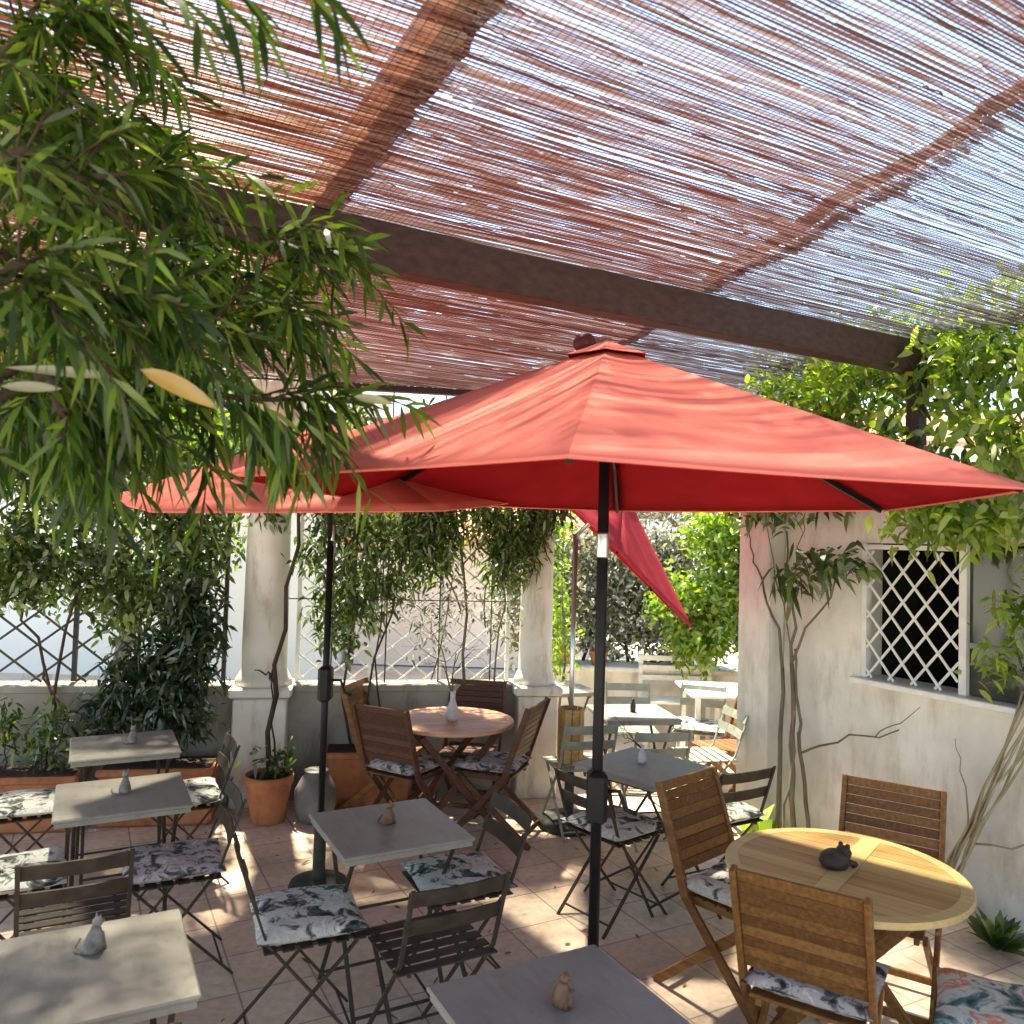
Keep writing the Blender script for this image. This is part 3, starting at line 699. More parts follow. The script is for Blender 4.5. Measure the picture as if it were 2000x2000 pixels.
chair(.05, 7.25, 350, 'grey-green bistro chair half hidden by the paler column', None, fm='green_metal')

def teak_chair(label, loc, rz, mat='teak', group='folding wooden chairs', W=.42):
    t = thing('wooden_folding_chair', label, 'chair', loc, rz, group)
    hw = W/2
    top = Vector((0, -.31, .90)); kn = Vector((0, -.155, .44)); ft = Vector((0, .235, 0))
    for sx in (-1, 1):
        mb = MB(); X = Vector((sx*hw, 0, 0))
        mb.bar(top+X, kn+X, .022, .042, (1, 0, 0), .004); mb.bar(kn+X+Vector((0, -.004, .006)), ft+X, .022, .042, (1, 0, 0), .004); mb.obj('leg', mat, t)
        mb = MB(); X2 = Vector((sx*(hw-.025), 0, 0)); mb.bar(Vector((0, -.33, 0))+X2, Vector((0, .17, .415))+X2, .020, .040, (1, 0, 0), .004); mb.obj('leg', mat, t)
    mb = MB(); d = (top-kn).normalized(); ang = math.atan2(d.y, d.z); q = Matrix.Rotation(-ang, 3, 'X'); n = 9
    L_ = .385
    for k in range(n):
        s = .02+k*(L_/n); p = top-d*(s+.002); hgt = (L_/n)-.0022
        mb.box((0, p.y, p.z), (W-.024, .014, hgt), q, .002)
    mb.obj('backrest', mat, t)
    mb = MB()
    for k in range(7): mb.box((0, -.17+k*.06, .438), (W-.055, .052, .014), None, .003)
    for sx in (-1, 1): mb.box((sx*(hw-.055), .01, .416), (.02, .38, .03))
    mb.obj('seat', mat, t)
    mb = MB(); mb.bar((-hw+.02, -.27, .055), (hw-.02, -.27, .055), .03, .016, (0, 0, 1)); mb.obj('stretcher', mat, t); mb = MB(); mb.bar((-hw, .16, .085), (hw, .16, .085), .03, .016, (0, 0, 1)); mb.obj('stretcher', mat, t)
    return t
def tk(back, facing, label, cl=None, mat='teak', cm='floral', src={}):
    """back = ground point under the middle of the backrest's top"""
    rz = R(facing-90); f = Vector((math.cos(R(facing)), math.sin(R(facing)), 0)); p = Vector((back[0], back[1], 0))+f*.31
    if mat in src: dup(src[mat], p, rz, label)
    else: src[mat] = teak_chair(label, p, rz, mat)
    if cl: cushion(cl, (p.x, p.y, .447), rz, cm, 1.0)
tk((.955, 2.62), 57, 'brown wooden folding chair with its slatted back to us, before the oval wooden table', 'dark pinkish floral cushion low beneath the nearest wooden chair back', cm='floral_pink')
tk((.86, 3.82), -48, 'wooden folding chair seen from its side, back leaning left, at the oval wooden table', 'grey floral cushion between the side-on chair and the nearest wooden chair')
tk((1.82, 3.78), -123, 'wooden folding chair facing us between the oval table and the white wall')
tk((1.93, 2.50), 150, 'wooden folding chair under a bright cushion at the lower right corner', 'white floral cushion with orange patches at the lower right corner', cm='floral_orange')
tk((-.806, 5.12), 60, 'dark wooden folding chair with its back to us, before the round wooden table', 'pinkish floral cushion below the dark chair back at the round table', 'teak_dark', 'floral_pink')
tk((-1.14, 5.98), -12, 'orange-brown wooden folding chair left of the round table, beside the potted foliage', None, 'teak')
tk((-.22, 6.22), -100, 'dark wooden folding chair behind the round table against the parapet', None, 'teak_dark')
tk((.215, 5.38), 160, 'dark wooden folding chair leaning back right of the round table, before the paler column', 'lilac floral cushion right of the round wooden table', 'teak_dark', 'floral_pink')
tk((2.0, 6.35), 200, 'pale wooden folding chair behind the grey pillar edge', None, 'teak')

# ---------------------------------------------------------------- round wooden tables
def round_table(name, label, x, y, yaw, r, mat, edge, zt=.74, legm='teak'):
    t = thing(name, label, 'table', (x, y, 0), yaw)
    mb = MB(); n = 9; ri = r-.052
    for side in (-1, 1):
        for k in range(n):
            y0 = -ri+2*ri*k/n+.0015; y1 = -ri+2*ri*(k+1)/n-.0015; poly = []
            x_in = .042
            yy = np.linspace(y0, y1, 6); xs = [math.sqrt(max(ri*ri-q*q, 0)) for q in yy]
            if max(xs) < x_in+.01: continue
            xs = [max(q, x_in+.001) for q in xs]
            poly = [(side*x_in, y0)]+[(side*xx, q) for xx, q in zip(xs, yy)]+[(side*x_in, y1)]
            if side < 0: poly = poly[::-1]
            mb.prism(poly, zt-.022, zt)
    mb.obj('tabletop', mat, t)
    mb = MB(); N_ = 72; prof = [(ri+.001, zt-.024), (r-.004, zt-.024), (r, zt-.018), (r, zt-.006), (r-.004, zt+.0012), (ri+.001, zt+.0012)]; vs = []; fs = []
    for i in range(N_):
        a_ = 2*math.pi*i/N_
        for (q, z) in prof: vs.append((q*math.cos(a_), q*math.sin(a_), z))
    K = len(prof)
    for i in range(N_):
        for k in range(K): fs.append((i*K+k, ((i+1) % N_)*K+k, ((i+1) % N_)*K+(k+1) % K, i*K+(k+1) % K))
    mb.add(vs, fs); mb.obj('rim', edge, t)
    mb = MB(); mb.box((0, 0, zt-.011), (.080, 2*ri+.004, .0235)); mb.obj('crossbar', edge, t)
    mb = MB(); mb.box((0, .16, zt-.045), (r*1.3, .03, .04)); mb.box((0, -.16, zt-.045), (r*1.3, .03, .04)); mb.obj('apron', legm, t)
    for sy in (-1, 1):
        for (sx, off) in ((1, .20), (-1, .17)):
            mb = MB(); mb.bar((-sx*.27, sy*off, zt-.065), (sx*.30, sy*off, 0), .024, .045, (0, 1, 0), .004); mb.obj('leg', legm, t)
    mb = MB(); mb.bar((0, -.20, .37), (0, .20, .37), .025, .025); mb.obj('stretcher', legm, t); mb = MB(); mb.bar((.22, -.20, .11), (.22, .20, .11), .02, .035); mb.obj('stretcher', legm, t); mb = MB(); mb.bar((-.22, -.17, .11), (-.22, .17, .11), .02, .035); mb.obj('stretcher', legm, t)
    return t
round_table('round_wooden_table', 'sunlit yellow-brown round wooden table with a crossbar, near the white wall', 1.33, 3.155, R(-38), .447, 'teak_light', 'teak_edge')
round_table('round_wooden_table', 'reddish round wooden table with a branch vase, between the columns', -.365, 5.55, R(20), .42, 'teak_pink', 'teak_pink', legm='teak_dark')

# ---------------------------------------------------------------- things on the tables
def cat(label, x, y, z, rz, s=1, mat='figure', group='small cat figurines on the tables'):
    t = thing('cat_figurine', label, 'figurine', (x, y, z), rz, group); t.scale = (s*.84, s*.84, s*.84)
    prof = [(.022, 0), (.034, .004), (.038, .018), (.034, .040), (.026, .062), (.019, .078), (.014, .088)]
    V = []; F = []; n = 20
    rings = [(r, zz, -.010*(zz/.09)) for r, zz in prof]
    for r, zz, dy in rings:
        for k in range(n): a_ = 2*math.pi*k/n; V.append((math.cos(a_)*r*.86, math.sin(a_)*r+dy, zz))
    for i in range(len(rings)-1):
        for k in range(n): F.append((i*n+k, i*n+(k+1) % n, (i+1)*n+(k+1) % n, (i+1)*n+k))
    F += [tuple(range(n-1, -1, -1)), tuple(range((len(rings)-1)*n, len(rings)*n))]
    mb = MB(); mb.add(V, F, True)
    hd = [(math.sin(a_)*.0185, .100-math.cos(a_)*.017) for a_ in np.linspace(.15, math.pi-.05, 9)]
    mb.lathe(hd, (0, -.016, 0), 16)
    mb.lathe([(.009, .094), (.0075, .098), (.003, .101)], (0, -.034, 0), 10)
    for sx in (-1, 1):
        mb.add([(sx*.016, -.018, .106), (sx*.004, -.020, .113), (sx*.010, -.010, .110), (sx*.013, -.018, .131)], [(0, 1, 3), (1, 2, 3), (2, 0, 3), (0, 2, 1)])
        mb.tube([(sx*.012, -.026, .062), (sx*.012, -.034, .03), (sx*.012, -.038, .004)], [.008, .0065, .008], 8)
    mb.obj('body', mat, t)
    mb = MB(); mb.tube([(.012, .030, .008), (.035, .040, .007), (.058, .030, .010), (.068, .012, .020), (.066, .004, .032)], [.006, .0055, .005, .0045, .003], 8); mb.obj('tail', mat, t)
    return t
c0 = cat('grey cat figurine with a curled tail on the nearest left table', -1.215, 2.43, TH, R(150), 1.0)
for (x, y, z, rz, s, lb) in ((-1.82, 3.88, TH, R(200), 1, 'pale cat figurine on the middle table of the left row'), (-2.21, 4.78, TH, R(195), 1, 'pale cat figurine on the furthest table of the left row')):
    dup(c0, (x, y, z), rz, lb)
dc = cat('thin dark-footed cat figurine on the middle bistro table', -.51, 3.56, TH, R(120), .95, 'figure_brown')
dup(dc, (.17, 2.22, TH), R(40), 'brown cat figurine on the shaded table by the large parasol pole')
# squat dark figurine on the sunny round table
t = thing('frog_figurine', 'squat dark animal figurine casting a shadow on the sunlit round wooden table', 'figurine', (1.30, 3.17, .741), R(30))
mb = MB(); mb.lathe([(.02, 0), (.046, .004), (.056, .024), (.050, .048), (.030, .064), (.008, .070)], n=22, sx=1.15)
mb.lathe([(.006, .03), (.026, .036), (.032, .056), (.022, .076), (.005, .082)], (.035, -.012, 0), 18)
for sx in (-1, 1): mb.lathe([(.002, .074), (.009, .078), (.009, .087), (.002, .091)], (.040, -.012+sx*.016, 0), 10); mb.tube([(.02, sx*.04, .03), (.055, sx*.052, .018), (.062, sx*.035, .004)], [.014, .011, .007], 8)
mb.obj('body', 'figure_dark', t)
# vases with bare branches
def branch_tree(mb, p, d, ln, r, depth, spread=.5, rg=None, up_=.0):
    pts = [p]; q = Vector(p); dd = Vector(d).normalized(); k = 4
    for i in range(k):
        dd = (dd+Vector(rg.normal(size=3))*.13+Vector((0, 0, up_))).normalized(); q = q+dd*ln/k; pts.append(q.copy())
    mb.tube(pts, [r*(1-.45*i/k) for i in range(k+1)], 5)
    tips = [q.copy()]
    if depth > 0:
        for j in range(2 if depth > 1 else 3):
            st = pts[random.randrange(2, k+1)]; nd = (dd+Vector(rg.normal(size=3))*spread).normalized()
            tips += branch_tree(mb, st, nd, ln*rg.uniform(.55, .8), r*.55, depth-1, spread, rg, up_)
    return tips
def vase(label, x, y, z, s, h, blen, seed, bm_='bark_dark', leafy=False):
    t = thing('branch_vase', label, 'vase', (x, y, z))
    mb = MB(); mb.lathe([(.020*s, 0), (.030*s, .006*s), (.034*s, .03*s), (.026*s, .07*s), (.014*s, h*.7), (.013*s, h*.9), (.018*s, h), (.012*s, h-.002)], n=20); mb.obj('vase', 'ceramic', t)
    rg = np.random.default_rng(seed); mb = MB()
    for k in range(3 if s > 1 else 2):
        branch_tree(mb, Vector((0, 0, h*.8)), Vector((rg.normal()*.35, rg.normal()*.35, 1)), blen, .0048*s, 3, .55, rg, .05)
    mb.obj('branch', bm_, t)
    return t
vase('lilac-grey vase with tall bare branches on the reddish round table', -.37, 5.52, .74, 1.3, .20, .34, 5, 'bark')
vase('small vase with two twigs on the cornerwise bistro table', .79, 4.66, TH, .8, .10, .14, 8, 'bark_dark')
t = thing('oil_bottle', 'small dark bottle on the pale sunlit bistro table beyond the opening', 'bottle', (.95, 6.05, TH)); MB().lathe([(.02, 0), (.022, .05), (.010, .08), (.010, .10)], n=14).obj('bottle', 'figure_dark', t)

# ---------------------------------------------------------------- pots and planters
def pot(name, label, x, y, r, h, mat, cat_='pot', sxy=(1, 1)):
    t = thing(name, label, cat_, (x, y, 0))
    mb = MB(); mb.lathe([(r*.68, 0), (r*.70, .01), (r*.93, h*.80), (r*.93, h*.82), (r, h*.83), (r, h), (r*.90, h), (r*.88, h*.90)], n=32, sx=sxy[0], sy=sxy[1]); mb.obj('pot_body', mat, t)
    mb = MB(); mb.lathe([(r*.87, h*.88), (r*.87, h*.93), (r*.5, h*.95)], n=24, sx=sxy[0], sy=sxy[1]); mb.obj('soil', 'soil', t)
    return t
pot('terracotta_pot', 'terracotta pot at the foot of the left column, holding the climbing vine', -1.63, 5.60, .165, .32, 'terracotta')
t = thing('grey_vase', 'rounded dark grey floor vase between the pot and the planter box', 'vase', (-1.31, 5.62, 0))
MB().lathe([(.08, 0), (.12, .03), (.145, .12), (.14, .22), (.10, .30), (.07, .33), (.085, .35), (.07, .345)], n=30).obj('vase', 'terracotta_grey', t)
def box_planter(label, x, y, ang, l, wd, h, mat='terracotta'):
    t = thing('planter_box', label, 'planter', (x, y, 0), ang, 'terracotta planter boxes along the parapet')
    mb = MB(); mb.box((0, 0, h/2), (l*.96, wd*.9, h-.001), None, .02); mb.box((0, 0, h-.02), (l, wd, .05), None, .012); mb.obj('box', mat, t)
    mb = MB(); mb.box((0, 0, h+.007), (l*.92, wd*.84, .012)); mb.obj('soil', 'soil', t)
    return t
box_planter('long terracotta planter box at the far left beneath the parapet', -3.30, 5.32, WA, 1.0, .30, .36)
box_planter('terracotta planter box behind the left row of tables, under the dark shrub', -2.36, 5.55, WA, .75, .32, .38)
box_planter('terracotta planter box right of the left column, behind the parasol pole', -1.02, 6.03, WA, .65, .30, .40)
for i, (x, lb) in enumerate(((.62, 'small orange pot on the planter wall, left'), (.95, 'small orange pot on the planter wall beside the large pole'), (1.85, 'reddish pot on the planter wall under the bright shrub'))):
    p_ = pot('flower_pot', lb, x, 8.42, .10, .15, 'terracotta'); p_.location.z = .705
# white garden furniture at the back
t = thing('white_garden_table', 'white garden table at the back right of the opening', 'table', (2.0, 7.1, 0))
mb = MB(); mb.box((0, 0, .715), (.9, .7, .025), None, .006); mb.obj('tabletop', 'white_paint', t)
for sx in (-1, 1):
    for sy in (-1, 1): MB().box((sx*.38, sy*.28, .35), (.04, .04, .70)).obj('leg', 'white_paint', t)
t = thing('white_bench', 'white slatted bench against the planter wall, left of the bright shrub', 'bench', (1.72, 8.08, 0))
mb = MB()
for z in (.62, .72, .82): mb.box((0, .17, z), (.75, .02, .05))
mb.obj('backrest', 'white_paint', t)
mb = MB()
for k in range(4): mb.box((0, -.16+k*.09, .43), (.75, .07, .02))
mb.obj('seat', 'white_paint', t)
for sx in (-1, 1):
    MB().box((sx*.35, -.16, .21), (.04, .04, .42)).obj('leg', 'white_paint', t); MB().box((sx*.35, .195, .43), (.04, .028, .86)).obj('leg', 'white_paint', t)

# ---------------------------------------------------------------- dark diamond trellis on the parapet
def trellis(label, xa, xb, z0, z1, cell=.30, th=.016, mat='wire'):
    t = thing('parapet_trellis', label, 'trellis'); 
    Ln = xb-xa; mb = MB()
    for sgn, off in ((1, .010), (-1, -.004)):
        for k in range(-30, 50):
            for_lo = None
            px = k*cell; s_ = .62; dx, dz = .78, sgn*s_
            pz = z0 if sgn == 1 else z1
            lo, hi = -9, 9
            for p_, d_, a_, b2 in ((px, dx, 0, Ln), (pz, dz, z0, z1)):
                t1, t2 = (a_-p_)/d_, (b2-p_)/d_; lo = max(lo, min(t1, t2)); hi = min(hi, max(t1, t2))
            if hi-lo < .05: continue
            def Q(q): p = wp(xa)+WD*(px+dx*q)+WN*off; return Vector((p.x, p.y, pz+dz*q))
            mb.bar(Q(lo), Q(hi), th, .006, WN.cross(Q(hi)-Q(lo)))
    mb.obj('lattice', mat, t)
    mb = MB()
    for s in (0, Ln/3, 2*Ln/3, Ln): p = wp(xa)+WD*s+WN*.03; mb.bar((p.x, p.y, z0), (p.x, p.y, z1), .03, .03, WD)
    for z in (z1,): a_, b2 = wp(xa)+WN*.03, wp(xa)+WD*Ln+WN*.03; mb.bar((a_.x, a_.y, z), (b2.x, b2.y, z), .03, .03, (0, 0, 1))
    mb.obj('frame', mat, t)
trellis('dark diamond trellis on the parapet left of the left column', -5.2, -2.08, .87, 2.6)
trellis('pale fine diamond trellis between the two columns, behind the climber', -1.60, .02, .87, 2.9, .19, .012, 'white_paint')
t = thing('wire_trellis', 'thin upright wires on the parapet between the two columns', 'trellis')
mb = MB()
for x in (-1.35, -.95, -.55, -.15): p = wp(x)-WN*.06; mb.bar((p.x, p.y, .87), (p.x, p.y, 3.1), .010, .010)
mb.obj('wire', 'wire', t)
mb = MB()
for z in (1.5, 2.2): a_, b2 = wp(-1.66), wp(.06); mb.bar((a_.x, a_.y-.072, z), (b2.x, b2.y-.072, z), .008, .008)
mb.obj('wire', 'wire', t)

# ---------------------------------------------------------------- planting
def stems(mb, specs, seed=0):
    for i, (a_, b2, r0, r1, amp) in enumerate(specs):
        n = 8; pts = wob(a_, b2, n, amp, seed+i); mb.tube(pts, [r0+(r1-r0)*k/(n-1) for k in range(n)], 6)
def wpz(x, z, off=0): p = wp(x)+WN*off; return (p.x, p.y, z)
# climber on the left trellis
t = thing('trellis_climber', 'leafy climber with loose gaps on the dark trellis left of the left column', 'climbing plant')
mb = MB(); stems(mb, [((-3.26, 5.55, 0), wpz(-3.12, 1.5, -.1), .014, .010, .03), (wpz(-3.12, 1.5, -.1), wpz(-2.8, 2.6, -.05), .010, .005, .05),
    ((-3.16, 5.55, 0), wpz(-3.35, 1.2, -.1), .012, .010, .03), (wpz(-3.35, 1.2, -.1), wpz(-3.6, 2.6, 0), .010, .005, .05), (wpz(-2.68, .5, -.2), wpz(-2.66, 2.2, -.05), .014, .008, .02),
    (wpz(-3.3, 1.0, -.1), wpz(-2.95, .35, -.3), .010, .012, .02), (wpz(-4.1, .9, -.1), wpz(-3.9, 2.5, 0), .012, .006, .05), (wpz(-3.1, 1.6, -.1), wpz(-2.5, 2.3, 0), .007, .003, .05)], 20)
mb.obj('stem', 'bark_dark', t)
cs = [wpz(x, z, -.02) for x, z in ((-4.3, 1.85), (-3.9, 1.6), (-3.45, 1.65), (-3.0, 1.7), (-2.75, 1.45), (-2.4, 2.1), (-3.3, 2.35), (-4.6, 2.1), (-4.1, 2.4), (-3.6, 1.9), (-3.7, 2.5), (-3.1, 2.1), (-3.1, 2.7), (-2.6, 2.4), (-2.35, 1.9), (-2.5, 1.6), (-4.6, 1.5), (-4.2, 1.6))]
cloud('foliage', cs, [(.38, .18, .28)]*len(cs), 17000, .072, .036, 'leaf_mid', t, .4, clump=7, csp=.06)
cloud('foliage', [wpz(-3.5, 2.75, -.05), wpz(-2.6, 2.8, -.05), wpz(-4.3, 2.7, 0)], [(.5, .2, .25)]*3, 1600, .085, .040, 'leaf_bright', t, .4, clump=7, csp=.06)
# dark shrub in the planter
t = thing('dark_shrub', 'dense dark green shrub in front of the parapet, left of the left column', 'shrub')
mb = MB(); stems(mb, [((-2.3, 5.55, .38), (-2.25, 5.6, 1.3), .012, .006, .03), ((-2.45, 5.55, .38), (-2.6, 5.6, 1.2), .012, .006, .03)], 40); mb.obj('stem', 'bark_dark', t)
cloud('foliage', [(-2.25, 5.62, 1.20), (-2.3, 5.60, .80), (-2.55, 5.62, .95), (-2.2, 5.62, 1.55), (-2.75, 5.60, .65)], [(.27, .18, .32), (.32, .18, .32), (.28, .17, .3), (.2, .15, .22), (.2, .15, .2)], 3600, .10, .030, 'leaf_dark', t, .5, clump=9, csp=.05)
# low plants behind the left row
t = thing('low_planter_plant', 'low straggly plant in front of the stained parapet at the far left', 'plant')
mb = MB(); stems(mb, [((-3.3, 5.3, .36), (-3.4, 5.45, .8), .006, .003, .02), ((-3.1, 5.3, .36), (-2.95, 5.45, .75), .006, .003, .02)], 44); mb.obj('stem', 'bark_dark', t)
cloud('foliage', [(-3.4, 5.38, .62), (-3.05, 5.4, .58)], [(.22, .12, .22)]*2, 420, .09, .028, 'leaf_mid', t, .4, clump=6, csp=.05)
# vine up the left column
t = thing('column_vine', 'single dark vine trunk twisting up the left column from the terracotta pot', 'vine')
lx = wp(-1.83)
pts = [(-1.63, 5.60, .29), (-1.66, 5.62, .6), (-1.62, 5.66, .85), (-1.66, 5.72, 1.05), (-1.60, 5.76, 1.3), (-1.62, 5.8, 1.6), (-1.55, 5.84, 1.9), (-1.57, 5.86, 2.2), (-1.50, 5.9, 2.6), (-1.52, 5.92, 2.95)]
mb = MB(); mb.tube(pts, [.020, .018, .019, .016, .016, .014, .014, .012, .010, .008], 8)
stems(mb, [((-1.645, 5.65, .95), (-1.78, 5.66, 1.02), .012, .004, .015), ((-1.62, 5.62, .30), (-1.66, 5.74, 1.1), .008, .006, .02)], 50); mb.obj('trunk', 'bark_dark', t)
cloud('foliage', [(-1.78, 5.78, 2.15), (-1.6, 5.8, 2.5), (-1.63, 5.60, .40)], [(.14, .08, .15), (.25, .1, .25), (.12, .1, .07)], 380, .08, .035, 'leaf_mid', t, .4, clump=6, csp=.05)
# tall foliage between the columns
t = thing('bay_climber', 'tall green climber just right of the left column, behind the dark parasol pole', 'climbing plant')
mb = MB(); stems(mb, [((-1.15, 6.02, .4), wpz(-1.2, 2.9, -.1), .012, .005, .04), ((-1.0, 6.02, .4), wpz(-.85, 2.8, -.1), .010, .004, .04), ((-.9, 6.03, .4), wpz(-.98, 2.2, -.1), .009, .004, .04)], 60); mb.obj('stem', 'bark_dark', t)
cs = [wpz(x, z, -.14) for x, z in ((-1.42, 1.95), (-1.4, 2.4), (-1.15, 2.1), (-1.1, 1.6), (-.9, 1.85), (-.75, 2.2), (-1.3, 1.4), (-.55, 1.9), (-1.3, 2.8), (-.7, 2.7))]
cloud('foliage', cs, [(.22, .16, .32)]*len(cs), 5200, .075, .030, 'leaf_mid', t, .6, clump=7, csp=.055)
t = thing('hanging_climber', 'olive green climber hanging over the top of the paler column', 'climbing plant')
mb = MB(); stems(mb, [(wpz(-.35, .87, -.1), wpz(-.42, 2.9, -.1), .013, .006, .05), (wpz(-.38, 1.4, -.1), wpz(-.75, 2.2, -.1), .008, .003, .05), (wpz(-.38, 1.7, -.1), wpz(0, 2.5, -.15), .008, .003, .05),
    (wpz(-.12, .87, -.1), wpz(-.2, 2.7, -.12), .008, .004, .05), (wpz(-.2, 1.3, -.1), wpz(-.1, 2.4, -.12), .006, .003, .06), (wpz(-.6, .9, -.1), wpz(-.5, 2.2, -.12), .006, .003, .06), (wpz(-.6, 1.2, -.1), wpz(-.85, 1.9, -.12), .005, .003, .05)], 70); mb.obj('stem', 'bark', t)
cs = [wpz(x, z, -.2) for x, z in ((-.55, 2.25), (-.2, 2.15), (.05, 2.05), (.2, 2.3), (-.4, 2.7), (.1, 2.7), (-.05, 1.85), (-.7, 2.0))]
cloud('foliage', cs, [(.22, .13, .24)]*len(cs), 7000, .075, .024, 'leaf_mid', t, .6, clump=7, csp=.055)
cloud('foliage', [wpz(-.65, 1.25, -.15), wpz(-.45, 1.5, -.15), wpz(-.8, 1.5, -.15), wpz(-.1, 1.4, -.1)], [(.2, .1, .2)]*4, 420, .06, .02, 'leaf_grey', t, .4, clump=5, csp=.05)
# hedge and shrubs beyond the opening
t = thing('variegated_hedge', 'grey-green variegated hedge above the low white planter wall', 'hedge')
cs = [(x, 8.75, z) for x in (.2, .65, 1.1, 1.55, 1.9) for z in (1.0, 1.45, 1.9)]
mb = MB(); stems(mb, [((x, 8.7, .6), (x+.1, 8.75, 1.6), .02, .01, .03) for x in (.3, .8, 1.3, 1.8)], 80); mb.obj('stem', 'bark_dark', t)
cloud('foliage', cs, [(.36, .25, .33)]*len(cs), 9000, .085, .04, 'leaf_grey', t, .2, clump=8, csp=.07)
cloud('foliage', [(x, 8.85, 1.4) for x in (.3, .9, 1.5)], [(.5, .15, .6)]*3, 1600, .10, .05, 'leaf_mid', t, .2, clump=8, csp=.07)
t = thing('yellow_flower_climber', 'yellow-green shrub beside the paler column, left of the hedge', 'shrub')
mb = MB(); stems(mb, [((.45, 7.6, 0), (.5, 7.65, 2.0), .015, .006, .03)], 84); mb.obj('stem', 'bark', t)
cloud('foliage', [(.45, 7.7, 1.5), (.42, 7.7, 2.1), (.5, 7.7, 1.0)], [(.16, .15, .4)]*3, 900, .08, .035, 'leaf_bright', t, .2, clump=8, csp=.06)
t = thing('bright_shrub', 'bright yellow-green backlit shrub left of the grey pillar', 'shrub')
mb = MB(); stems(mb, [((2.0, 8.3, .6), (2.1, 8.3, 1.6), .02, .01, .03), ((2.4, 8.2, .6), (2.45, 8.2, 1.7), .02, .01, .03)], 86); mb.obj('stem', 'bark', t)
cloud('foliage', [(1.95, 8.15, 1.05), (2.15, 8.1, 1.55), (2.45, 8.0, 1.3), (2.4, 8.1, 1.95), (1.75, 8.2, 1.4), (2.65, 7.9, 1.7), (2.1, 8.2, 2.1), (2.6, 7.9, 1.0)], [(.30, .24, .32)]*8, 8200, .095, .045, 'leaf_bright', t, .3, clump=9, csp=.07)
t = thing('olive_tree', 'silvery green tree crown behind the hedge, under the large parasol', 'tree')
mb = MB(); stems(mb, [((2.2, 10.2, 0), (2.3, 10.2, 2.2), .07, .04, .04), ((2.3, 10.2, 2.0), (3.0, 10.1, 3.2), .035, .015, .05), ((2.3, 10.2, 2.0), (1.5, 10.3, 3.1), .035, .015, .05)], 90); mb.obj('trunk', 'bark', t)
cloud('crown', [(1.9, 10.2, 2.6), (2.6, 10.2, 2.9), (3.1, 10.1, 2.3), (1.3, 10.3, 3.0), (2.2, 10.2, 3.5)], [(.6, .5, .5)]*5, 6500, .09, .03, 'leaf_grey', t, .3, clump=9, csp=.09)
# big tree further back on the left to fill sky gaps
t = thing('street_tree', 'yellow-green tree beyond the trellis at the left, above the far red parasol', 'tree')
mb = MB(); stems(mb, [((-4.6, 9.5, 0), (-4.5, 9.5, 2.6), .10, .06, .05), ((-4.5, 9.5, 2.4), (-3.4, 9.4, 3.8), .05, .02, .06), ((-4.5, 9.5, 2.4), (-5.6, 9.5, 3.9), .05, .02, .06)], 95); mb.obj('trunk', 'bark', t)
cloud('crown', [(-4.5, 9.4, 3.3), (-3.4, 9.3, 3.1), (-5.6, 9.5, 3.2), (-4.0, 9.4, 4.2), (-5.2, 9.5, 4.2), (-2.6, 9.4, 3.3)], [(.8, .6, .6)]*6, 9000, .11, .05, 'leaf_bright', t, .3, clump=9, csp=.12)

# wall climber on the right: two trunk bundles and crowns
t = thing('wall_climber', 'climber with several bare crooked stems in front of the pillar and side wall', 'climbing plant')
B1 = rw(.42, 0, .22); mb = MB()
S = [(rw(.30, 0, .20), rw(.26, 1.15, .12), .026, .020, .02), (rw(.26, 1.15, .12), rw(.10, 1.75, .16), .018, .010, .03), (rw(.10, 1.75, .16), rw(-.02, 2.2, .2), .010, .006, .04),
     (rw(.50, 0, .22), rw(.36, 1.2, .14), .030, .022, .025), (rw(.36, 1.2, .14), rw(.30, 2.1, .14), .018, .009, .04), (rw(.36, 1.2, .14), rw(.75, 1.85, .16), .014, .008, .04),
     (rw(.60, 0, .20), rw(.44, .75, .15), .022, .018, .02), (rw(.44, .72, .15), rw(.38, 1.3, .13), .016, .012, .02), (rw(.47, .62, .16), rw(1.15, .92, .10), .013, .006, .03), (rw(1.0, .85, .11), rw(1.28, 1.08, .09), .006, .003, .02),
     (rw(.36, 1.25, .14), rw(.05, 2.35, .2), .008, .004, .05), (rw(.33, 1.6, .14), rw(.55, 2.3, .2), .008, .004, .05), (rw(.40, 0, .26), rw(.45, .9, .2), .014, .010, .03)]
S = [(a_, b2, r0*.66, r1*.66, am*.45) for a_, b2, r0, r1, am in S]; stems(mb, S, 100); mb.obj('stem', 'bark', t)
cloud('foliage', [rw(.62, 1.86, .25), rw(.85, 1.92, .25), rw(.45, 1.80, .22)], [(.13, .10, .08)]*3, 150, .12, .05, 'leaf_mid', t, .8, clump=6, csp=.05)
cloud('foliage', [rw(.25, 2.35, .25), rw(-.1, 2.5, .3), rw(.6, 2.45, .25)], [(.3, .2, .25)]*3, 700, .10, .04, 'leaf_mid', t, .6, clump=6, csp=.06)
t = thing('wall_climber', 'climber with a pale leaning bundle of stems against the wall, right of the oval table', 'climbing plant')
mb = MB(); 
S = []
for k in range(9):
    o1, o2 = random.uniform(-.07, .07), random.uniform(-.09, .09)
    S.append((rw(1.42+o1, 0, .14+random.uniform(0, .06)), rw(1.95+o2, 1.28, .10+random.uniform(0, .05)), .012, .009, .022)); S.append((rw(1.95+o2, 1.28, .10), rw(2.15+o2*2, 2.5, .14), .009, .005, .03))
S += [(rw(1.62, .42, .14), rw(2.35, .72, .08), .009, .005, .025), (rw(1.6, .5, .14), rw(1.5, .95, .1), .007, .003, .02)]
S = [(a_, b2, r0*.7, r1*.7, am*.6) for a_, b2, r0, r1, am in S]; stems(mb, S, 130); mb.obj('stem', 'bark_pale', t)
